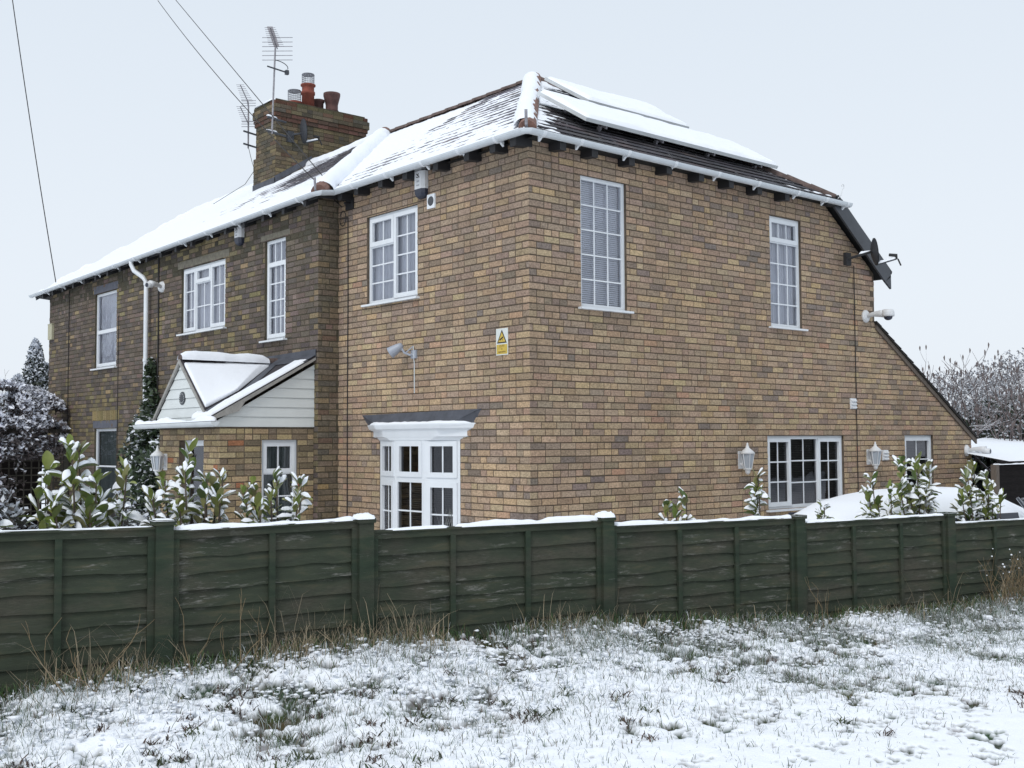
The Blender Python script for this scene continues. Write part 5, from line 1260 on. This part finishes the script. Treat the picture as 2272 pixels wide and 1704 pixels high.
# branching plants ----------------------------------------------------------
def grow(mb, tips, p, d, L_, rad, lev, r, spread=.5, up=.15, shrink=.74, kids=(2, 3), snowmb=None, nseg=3):
    pts = [p]; dd = d.normalized()
    for i in range(nseg):
        dd = (dd+Vector((r.uniform(-1, 1), r.uniform(-1, 1), r.uniform(-1, 1)))*.16+Vector((0, 0, up*.25))).normalized(); pts.append(pts[-1]+dd*L_/nseg)
    mb.tube(pts, [rad*(1-.35*i/nseg) for i in range(nseg+1)], 4 if rad > .012 else 3, caps=False)
    if snowmb is not None and abs(dd.z) < .85: snowmb.tube([q+Vector((0, 0, rad*.9)) for q in pts], [rad*.5*(1-.3*i/nseg) for i in range(nseg+1)], 3, caps=False)
    if lev == 0: tips.append((pts[-1], dd)); return
    for k in range(r.randint(*kids)):
        nd = (dd+Vector((r.uniform(-1, 1), r.uniform(-1, 1), r.uniform(-.6, 1)))*spread+Vector((0, 0, up))).normalized()
        grow(mb, tips, pts[-1] if k < 2 else pts[-2], nd, L_*shrink*r.uniform(.8, 1.15), rad*.66, lev-1, r, spread, up, shrink, kids, snowmb, nseg)
def leafcloud(name, pts, size, cols, mt, parent, seed, up=0.0, spread=1):
    """many small leaf quads; pts (n,3)"""
    rg = np.random.RandomState(seed); n_ = len(pts); a = rg.normal(0, 1, (n_, 3)); a /= np.linalg.norm(a, axis=1)[:, None]; b = rg.normal(0, 1, (n_, 3)); b[:, 2] += up*0
    if up: a[:, 2] *= (1-up); a /= np.linalg.norm(a, axis=1)[:, None]; b[:, 2] *= (1-up)
    b -= (a*b).sum(1)[:, None]*a; b /= np.linalg.norm(b, axis=1)[:, None]; sz = size*rg.uniform(.6, 1.4, (n_, 1))
    V = np.stack([pts-a*sz, pts-b*sz*.5, pts+a*sz, pts+b*sz*.5], 1).reshape(-1, 3)
    cc = np.array(cols)[rg.randint(0, len(cols), n_)]*rg.uniform(.7, 1.3, (n_, 1))
    return tri_soup(name, V, np.arange(n_*4).reshape(-1, 4), mt, parent, cc)
# background at the right: dark evergreen with snow and an antler-twigged bare tree
def evergreen(label, base, blobs, nleaf, seed, leaf=.10, snowf=.45, name='evergreen_tree', group=None, trunk=True, cols=[(.035, .05, .03), (.05, .07, .04), (.065, .075, .045), (.03, .04, .03)]):
    r = np.random.RandomState(seed); t = thing(name, label, 'tree', base, 0, group); P_ = []; Sn = []
    for (cx, cy, cz, rx, rz_) in blobs:
        k = int(nleaf*rx*rz_); d = r.normal(0, 1, (k, 3)); d /= np.linalg.norm(d, axis=1)[:, None]
        q = r.uniform(.55, 1.08, (k, 1)); p = d*q*np.array([rx, rx, rz_]); cl = fbm(p[:, 0]*2.6+p[:, 1]*2.1+cx, p[:, 2]*3.5+cz, seed, 3); keep = cl > .41
        p = p[keep]+np.array([cx, cy, cz]); P_.append(p); dd = d[keep]; s_ = p[(dd[:, 2] > -.25) & (r.uniform(0, 1, len(p)) < snowf)]; Sn.append(s_+np.array([0, 0, leaf*.35]))
    P_ = np.concatenate(P_); Sn = np.concatenate(Sn)
    if trunk:
        m = MB(); b0 = Vector(base); c0 = Vector(blobs[0][:3]); m.tube([b0, b0.lerp(c0, .5), c0], [.12, .09, .04], 8)
        for bl in blobs[1:]: m.tube([b0.lerp(c0, .6), Vector(bl[:3])], [.05, .02], 5)
        m.build('trunk', MT['bark'], t)
    leafcloud('crown', P_, leaf, cols, MT['leafd'], t, seed)
    leafcloud('snow', Sn, leaf*.75, [(.8, .83, .88), (.68, .72, .78)], MT['leafd'], t, seed+1, up=.35)
    return t
evergreen('dense dark evergreen dusted with snow behind the house at the right', (17.5, 4.6, GZ), [(16.9, 4.8, 1.35, 1.9, .9), (18.6, 3.3, 1.6, 2.0, 1.0), (15.9, 5.9, 1.1, 1.5, .85), (20.6, 1.8, 1.65, 2.0, 1.0), (17.5, 4.6, 1.75, 1.3, .6), (19.9, 3.4, 2.15, 1.4, .55), (22, 1.0, 1.9, 1.6, .9)], 13000, 501, .075, .85)
def bare_tree(label, base, dirs, L_, rad, lev, seed, tips_m=None, up=.12, spread=.5, name='bare_tree', snow=True, kids=(2, 3), shrink=.76):
    r = random.Random(seed); t = thing(name, label, 'tree', base, 0); mb, sm, tips = MB(), MB(), []
    b0 = Vector(base)
    for d in dirs: grow(mb, tips, b0, Vector(d), L_*r.uniform(.85, 1.15), rad, lev, r, spread, up, snowmb=sm if snow else None, kids=kids, shrink=shrink)
    mb.build('branches', MT['twig'], t)
    if snow: sm.build('snow', MT['snow'], t)
    if tips_m:
        m = MB()
        for p, d in tips:
          if r.random() < .4: m.tube([p, p+Vector((0, 0, .055))+d*.015, p+Vector((0, 0, .11))], [.008, .019, .006], 5)
        tag(m.build('seed_head', MT['twig'], t), kind='stuff')
    return t
evergreen('rounded snow-frosted crown of fine twigs rising above the dark evergreen', (18.2, 3.9, GZ), [(17.6, 4.4, 2.2, 1.6, 1.0), (19.3, 3.2, 2.6, 1.9, 1.15), (21.5, 1.8, 2.7, 2.0, 1.2), (16.3, 5.5, 1.8, 1.2, .8)], 5200, 511, .04, 1.0, name='frosted_tree', cols=[(.34, .33, .34), (.45, .46, .48), (.2, .18, .18)])
bare_tree('bare snowy tree with antler-like twigs and upright dark seed heads', (15.2, 3.4, GZ), [(-.5, .4, 1), (.3, -.6, 1), (.9, -.9, .9), (-.9, .2, .9), (.3, .2, 1.1), (1.2, -.6, .8)], 1.32, .04, 5, 502, True, .03, .66, kids=(2, 3), shrink=.72)
bare_tree('second bare tree with antler-like twigs behind the first, nearer the frame edge', (17.5, 2.2, GZ), [(-.5, .4, 1), (.3, -.6, 1), (.9, -.9, .9), (-.9, .2, .9)], 1.42, .04, 5, 503, True, .03, .66, kids=(2, 3), shrink=.72)
# left: creeper over trellis, pointed conifer
r = np.random.RandomState(9)
con = thing('conifer', 'pointed conifer dusted with snow beyond the far left house end', 'tree', (.55, 18.0, GZ)); P_ = []
for (cx, cy, top, bw) in ((.62, 18.0, 4.05, .50), (.25, 18.0, 3.2, .5), (.95, 18.2, 3.5, .6), (.1, 18.2, 2.8, .6)):
    k = 5200; z = r.uniform(1.0, top, k); q = (top-z)/(top-1.0); rr = bw*q**.6*r.uniform(.45, 1.2, k)*(.65+.7*vnoise(z*3.2+cx*9, z*0, 3)); a = r.uniform(0, 6.28, k); P_.append(np.stack([cx+rr*np.cos(a), cy+rr*np.sin(a), z+rr*.3], -1))
P_ = np.concatenate(P_); m = MB(); m.tube([(.55, 18, GZ), (.6, 18, 3.6)], [.1, .02], 7); m.build('trunk', MT['bark'], con)
leafcloud('crown', P_, .05, [(.04, .055, .04), (.055, .07, .05), (.065, .075, .055)], MT['leafd'], con, 11); k_ = r.uniform(0, 1, len(P_)) < .75; leafcloud('snow', P_[k_]+np.array([-.02, -.04, .02]), .042, [(.75, .78, .84), (.62, .66, .72)], MT['leafd'], con, 12, up=.2)
tr = thing('trellis', 'dark square trellis screen under the snowy creeper', 'trellis', (-1.5, 13.0, GZ)); m = MB()
for i in range(17): x = -2.5+i*.135; m.box((x-.011, 12.99, GZ), (x+.011, 13.005, 1.84))
m.build('upright', MT['trellis'], tr); m = MB()
for i in range(17): z = GZ+.1+i*.135; m.box((-2.5, 12.975, z-.011), (-.33, 12.988, z+.011))
m.build('crosspiece', MT['trellis'], tr); m = MB(); m.box((-2.55, 12.95, 1.84), (-.33, 13.03, 1.92)); m.box((-.42, 12.96, GZ), (-.34, 13.03, 1.84)); m.build('frame', MT['trellis'], tr)
m = MB(); m.box((-4.5, 14.6, GZ), (-.3, 14.65, 2.0)); tag(m.build('garden_fence', MT['brown_board']), 'dark boarding behind the trellis screen', 'fence')
cp = thing('creeper', 'twiggy climbing plant heaped with snow over the trellis at the left', 'climbing plant', (-1.6, 13.2, GZ))
mb, sm, tips = MB(), MB(), []; rr_ = random.Random(12)
for i in range(34):
    p = Vector((rr_.uniform(-3.3, -.45), 13.25+rr_.uniform(-.35, .35), rr_.uniform(1.2, 2.2)-.0)); grow(mb, tips, p, Vector((rr_.uniform(-1, 1), rr_.uniform(-1, .6), rr_.uniform(.1, 1))), .34, .009, 3, rr_, .8, -.08, .8, (2, 3), None)
mb.build('stem', MT['twig'], cp)
K = 34000; d = r.normal(0, 1, (K, 3)); d /= np.linalg.norm(d, axis=1)[:, None]; q = r.uniform(.72, 1.04, (K, 1)); P_ = d*q*np.array([1.65, .55, .85])+np.array([-1.85, 13.15, 1.95]); P_ = P_[(P_[:, 2] > 1.35) & (P_[:, 0] < -.36)]
P2 = np.stack([r.uniform(-3.4, -1.15, 5200), r.uniform(12.75, 13.0, 5200), r.uniform(GZ, 1.9, 5200)], -1); P2 = P2[r.uniform(0, 1, len(P2)) < np.interp(P2[:, 0], [-1.9, -1.15], [1, .12])]
P_ = np.concatenate([P_, P2]); cl = fbm(P_[:, 0]*3.5, P_[:, 2]*5.5, 15, 3); P_ = P_[cl > .38]
leafcloud('foliage', P_, .045, [(.10, .085, .085), (.07, .06, .06), (.13, .11, .11)], MT['leafd'], cp, 13); k_ = (r.uniform(0, 1, len(P_)) < np.where(P_[:, 2] > 1.9, .85, .3)); leafcloud('snow', P_[k_]+np.array([-.01, -.03, .03]), .048, [(.82, .84, .9), (.7, .72, .8)], MT['leafd'], cp, 14, up=.25)
# ivy on the porch side and up the downpipe
iv = thing('ivy', 'dark ivy flecked with snow between the porch and the downpipe', 'climbing plant', (-.6, 8.0, GZ)); P_ = []
for (cx, cy, cz, rx, ry, rz_, k) in ((-.40, 9.0, 2.55, .10, .12, .55, 900), (-.42, 8.9, 2.1, .14, .3, .4, 900), (-.6, 8.3, 1.75, .3, .75, .42, 3600), (-.75, 8.2, 1.35, .4, .55, .5, 2600), (-1.0, 7.0, 1.0, .5, .7, .55, 3200), (-1.55, 6.25, .9, .3, .35, .6, 2600), (-.9, 7.6, .3, .7, 1.4, .6, 3600), (-1.3, 6.2, 1.35, .3, .3, .4, 900)):
    d = r.normal(0, 1, (k, 3)); d /= np.linalg.norm(d, axis=1)[:, None]; P_.append(d*r.uniform(.4, 1.1, (k, 1))*np.array([rx, ry, rz_])+np.array([cx, cy, cz]))
P_ = np.concatenate(P_); P_ = P_[(P_[:, 0] < -.33)]; cl = fbm(P_[:, 1]*3, P_[:, 2]*4, 16, 3); P_ = P_[cl > .36]
leafcloud('foliage', P_, .045, [(.028, .05, .022), (.02, .035, .018), (.045, .07, .03)], MT['leafd'], iv, 17); k_ = r.uniform(0, 1, len(P_)) < np.where(P_[:, 2] > 2.0, .12, .30); leafcloud('snow', P_[k_]+np.array([0, 0, .03]), .042, [(.82, .85, .9), (.7, .73, .8)], MT['leafd'], iv, 18, up=.7)
m = MB(); m.tube([(-.38, 9.0, GZ), (-.37, 8.95, 1.2), (-.36, 9.0, 3.0)], [.03, .02, .008], 6); m.build('stem', MT['bark'], iv); m = MB(); m.tube([(-.5, 8.3, GZ), (-.5, 8.3, 1.7)], [.03, .01], 6); m.build('stem', MT['bark'], iv)
# low snow-laden twiggy shrubs between fence and house
def shrub(label, base, rx, ry, h, seed, k=5200):
    t = thing('snowy_shrub', label, 'shrub', base, 0, 'low snow-laden shrubs behind the fence'); rs_ = np.random.RandomState(seed); mb, tips = MB(), []; rr_ = random.Random(seed)
    for i in range(16): grow(mb, tips, Vector(base)+Vector((rr_.uniform(-rx, rx)*.5, rr_.uniform(-ry, ry)*.5, .1)), Vector((rr_.uniform(-1, 1), rr_.uniform(-1, 1), 1.4)), h*.27, .008, 3, rr_, .7, .1, .7, (2, 3))
    mb.build('stem', MT['twig'], t); d = rs_.normal(0, 1, (k, 3)); d /= np.linalg.norm(d, axis=1)[:, None]; d[:, 2] = abs(d[:, 2])
    P_ = d*rs_.uniform(.6, 1.05, (k, 1))*np.array([rx, ry, h])+np.array(base); cl = fbm(P_[:, 0]*5, P_[:, 2]*7, seed, 3); P_ = P_[cl > .4]
    leafcloud('foliage', P_, .028, [(.07, .065, .06), (.05, .055, .04), (.09, .08, .07)], MT['leafd'], t, seed); k_ = rs_.uniform(0, 1, len(P_)) < .62; leafcloud('snow', P_[k_]+np.array([0, 0, .015]), .03, [(.84, .87, .92), (.72, .75, .82)], MT['leafd'], t, seed+1, up=.35)
shrub('wide snow-laden shrub filling the far left behind the fence', (-5.95, -1.35, GZ), .7, .4, 1.80, 601, 12000)
shrub('snow-laden shrub between the two left-hand laurels', (-5.0, -1.1, GZ), .5, .4, 1.72, 602, 9000)
shrub('low snow-laden shrub below the porch lantern', (-4.45, -.9, GZ), .45, .3, 1.6, 603, 6000)

# bramble sprays against the fence
def bramble(label, s0, n0, w, h, seed, k=22, snowy=True):
    x, y = w2(s0, n0); z = float(ground_at(np.array([s0]), np.array([n0]))[0][0]); t = thing('bramble', label, 'weed', (x, y, z), 0, 'leggy weeds at the foot of the fence'); rr_ = random.Random(seed); mb, sm, tips = MB(), MB(), []
    for i in range(k): a, b_ = w2(s0+rr_.uniform(-w, w), n0+rr_.uniform(-.1, .1)); grow(mb, tips, Vector((a, b_, z-.02)), Vector((rr_.uniform(-.8, .8), rr_.uniform(-.5, .5), 1)), h*rr_.uniform(.3, .55), .0035, 2, rr_, .55, .02, .75, (1, 2))
    mb.build('stem', mat('dry_stem', (.22, .16, .09), .9, noise=(20, .3)), t)
    if snowy:
        for p, d in tips:
            if rr_.random() < .25: rv = rr_.uniform(.004, .011); sm.lathe([(rv*.3, -rv*.6), (rv, 0), (rv*.6, rv*.7), (rv*.1, rv)], p, n=6)
        if sm.f: tag(sm.build('snow', MT['snow'], t, smooth=True), kind='stuff')
bramble('tangle of dry stems with snow specks at the right end of the fence', 6.6, -.25, .6, .45, 701, 70)
bramble('bare upright weed at the far left of the fence', -1.75, -.3, .10, .42, 702, 6, False)
bramble('thin arching stems in front of the fence post left of the car', 3.75, -.25, .2, .42, 703, 4, False)
bramble('dry leggy stems where the shortest fence panel begins', -1.0, -.2, .25, .4, 704, 6, False)
0 and bramble('dry leggy stems beside the second post from the left', .35, -.2, .35, .42, 705, 14)

# ---------------------------------------------------------------- car under snow
car = thing('parked_car', 'silver car under thick snow parked behind the fence at the right', 'car', (3.4, -2.6, GZ))
X0 = 1.12; prof_low = [(1.15, .0, .25), (1.2, .45), (1.35, .62)]
def carprof(x): return float(np.interp((x-1.15)/.92+1.08, [1.08, 1.15, 1.35, 1.75, 2.35, 2.8, 3.4, 4.1, 4.6, 5.0, 5.35, 5.7, 5.87, 5.92], [.25, .62, .86, .97, 1.04, 1.06, 1.065, 1.05, .99, .88, .73, .60, .40, .1]))
xs = np.linspace(1.15, 5.60, 60); n = 15; Pc = np.zeros((60, n, 3))
for i, x in enumerate(xs):
    zt = carprof(x); hw = .84*(1-.16*abs((x-3.5)/2.42)**3); belt = min(zt, .50)
    for j in range(n):
        q = -1+2*j/(n-1); a = abs(q)
        if a > .72: yy = hw*(1-.02*(1-(a-.72)/.28)); z = GZ+.18+(belt-GZ-.18)*(1-(a-.72)/.28)
        else:
            e = a/.72; yy = hw*(e**.9)*(.80+.20*(1 if zt <= belt else e**6)) if True else 0; z = belt+(zt-belt)*(1-e**3.2)
        Pc[i, j] = (x, -2.6+math.copysign(yy, q), z)
bod = grid_mesh('body', Pc, MT['carpaint'], car)
# windows: dark sheets on the cabin sides and windscreen
m = MB()
for sd_ in (-1, 1):
    for (x0, x1) in ((2.0, 2.95), (3.02, 3.95), (4.1, 4.65)): m.add([(x0, -2.6+sd_*.835, .54), (x1+.25*(x1 > 4), -2.6+sd_*.835, .54), (x1, -2.6+sd_*.76, .86-.06*(x1 > 4.5)), (x0, -2.6+sd_*.76, .88)], [(0, 1, 2, 3)])
m.build('side_window', MT['navy'], car)
m = MB(); m.tube([(4.35, -3.22, .98), (5.0, -3.36, .66)], .022, 5); m.tube([(4.2, -3.24, 1.0), (4.55, -3.38, .58)], .018, 5); m.build('pillar', MT['carpaint'], car)
for (x, y) in ((2.0, -3.4), (4.7, -3.4), (2.0, -1.8), (4.7, -1.8)):
    m = MB(); m.lathe([(.31, -.1), (.33, -.08), (.33, .08), (.31, .1)], (x, y, GZ+.33), (0, 1, 0), n=22); w_ = m.build('wheel', MT['rubber'], car); m = MB(); m.lathe([(.19, -.11), (.2, -.105), (.2, .105), (.19, .11)], (x, y, GZ+.33), (0, 1, 0), n=16); m.build('rim', MT['steel'], w_)
Ps = Pc[1:-3].copy(); msk = []
J0, J1 = 2, n-2; Ps = Ps[:, J0:J1]; tn = .055*(1-abs(np.linspace(-1, 1, J1-J0))**6)[None, :]+.01*fbm(Ps[..., 0]*3, Ps[..., 1]*3, 31); cut = (Ps[..., 0] > 9); Ps[..., 2] += np.where(cut, -.02, tn); Ps[..., 1] = -2.6+(Ps[..., 1]+2.6)*1.03
grid_mesh('snow', Ps, MT['snow'], car)

# ---------------------------------------------------------------- shed and dark fence at the right
sh = thing('lean_to_shed', 'dark open lean-to with a snow-covered roof past the house end', 'shed', (10, 0, GZ)); RP = [Vector((8.82, -1.0, 1.285)), Vector((14.5, -1.0, 1.275)), Vector((18.5, 4, 1.66)), Vector((9.56, 4, 1.62)), Vector((9.56, 0, 1.455))]
m = MB(); m.prism([p-Vector((0, 0, .05)) for p in RP], (0, 0, .045)); m.build('roof', MT['dark_grey'], sh)
q0, q1, q2, q3 = Vector((8.80, -1.02, 1.28)), Vector((14.5, -1.02, 1.27)), Vector((18.5, 4, 1.655)), Vector((9.57, .02, 1.455))
u = np.linspace(0, 1, 90)[:, None]; v_ = np.linspace(0, 1, 50)[None, :]
lft = np.array(RP[0])[None, None]*(1-v_)[..., None]+np.array(Vector((9.60, .6, 1.485)))[None, None]*v_[..., None]; rgt = np.array(q1)[None, None]*(1-v_)[..., None]+np.array(q2)[None, None]*v_[..., None]
Pr = lft*(1-u)[..., None]+rgt*u[..., None]; e = np.minimum(1, np.minimum(np.minimum(u, 1-u)*12, v_*10))**.5; Pr[..., 2] += .005+.05*e*(.8+.4*fbm(Pr[..., 0]*1.2, Pr[..., 1]*1.2, 33)); grid_mesh('snow_cover', Pr, MT['snow'], sh)
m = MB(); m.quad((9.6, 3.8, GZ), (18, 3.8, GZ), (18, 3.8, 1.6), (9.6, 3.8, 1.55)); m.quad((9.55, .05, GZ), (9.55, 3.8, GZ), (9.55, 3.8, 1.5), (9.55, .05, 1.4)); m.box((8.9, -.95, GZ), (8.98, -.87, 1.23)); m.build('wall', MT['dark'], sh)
m = MB(); m.lathe([(.12, 0), (.13, .3), (.1, .34)], (9.35, -.6, GZ+.75), n=12); m.lathe([(.16, 0), (.16, .7), (.14, .75)], (9.35, -.6, GZ), n=12, m=1); tag(m.build('garden_bin', [MT['red'], MT['black']]), 'small red-topped container half hidden under the lean-to', 'container')
m = thing('dark_fence', 'dark brown fence panel with a pale post in front of the lean-to', 'fence', (7.6, -1.3, GZ)); b = MB(); r = random.Random(4)
for k in range(17): b.obox((7.68, -1.3, GZ+k*.10), (3.2, 0, 0), (0, -.012, 0), (0, .006, .115))
b.quad((7.68, -1.29, GZ), (10.9, -1.29, GZ), (10.9, -1.29, 1.26), (7.68, -1.29, 1.26)); b.build('panel', MT['brown_board'], m); b = MB(); b.box((7.58, -1.35, GZ), (7.67, -1.27, 1.275)); b.build('post', MT['pale_post'], m)
o_ = snow_strip('snow', (7.58, -1.31, 1.275), (10.9, -1.31, 1.27), .03, .012, m, 35)
# dark hedges outside the frame, seen mirrored in the ground floor windows
def hedge(label, p, q, h, seed):
    p = Vector(p); q = Vector(q); t = thing('hedge', label, 'hedge', p, 0, None); d = (q-p); s_ = d.cross(Vector((0, 0, 1))).normalized(); b = MB(); b.obox(p-s_*.5, d, s_*1.0, Vector((0, 0, h*.85))); b.build('core', MT['bark'], t)
    rs_ = np.random.RandomState(seed); k = 26000; a = rs_.uniform(0, 1, k); w_ = rs_.uniform(-1, 1, k); z = rs_.uniform(0, 1, k)**.7*h*(.8+.35*fbm(a*14, a*0, seed)); P_ = np.stack([p.x+d.x*a+s_.x*w_, p.y+d.y*a+s_.y*w_, p.z+z], -1)
    leafcloud('foliage', P_, .2, [(.03, .045, .025), (.045, .06, .035), (.06, .05, .04)], MT['leafd'], t, seed); kk = rs_.uniform(0, 1, k) < .18; leafcloud('snow', P_[kk]+np.array([0, 0, .05]), .15, [(.75, .78, .84)], MT['leafd'], t, seed+1, up=.7)
hedge('tall dark snow-flecked hedge out of frame behind the camera to the right', (9, -11, 0), (42, -24, 0), 4.2, 901)
hedge('tall dark snow-flecked hedge out of frame to the left of the camera', (-12, 15, 0), (-26, 30, 0), 3.4, 902)
# bare trees outside the frame, mirrored in the old front's upper windows
bare_tree('tall bare tree out of frame on the left, seen only as a reflection', (-9.2, 30, GZ), [(0, 0, 1), (.5, .2, 1)], 2.1, .16, 7, 801, None, .12, .5, snow=False)
bare_tree('second tall bare tree out of frame on the left, seen only as a reflection', (-7.6, 33, GZ), [(.1, 0, 1), (-.5, 0, 1)], 2.1, .16, 7, 802, None, .12, .5, snow=False)
for o in bpy.data.objects:
    if 'localspace' in o: del o['localspace']
bpy.context.view_layer.update()
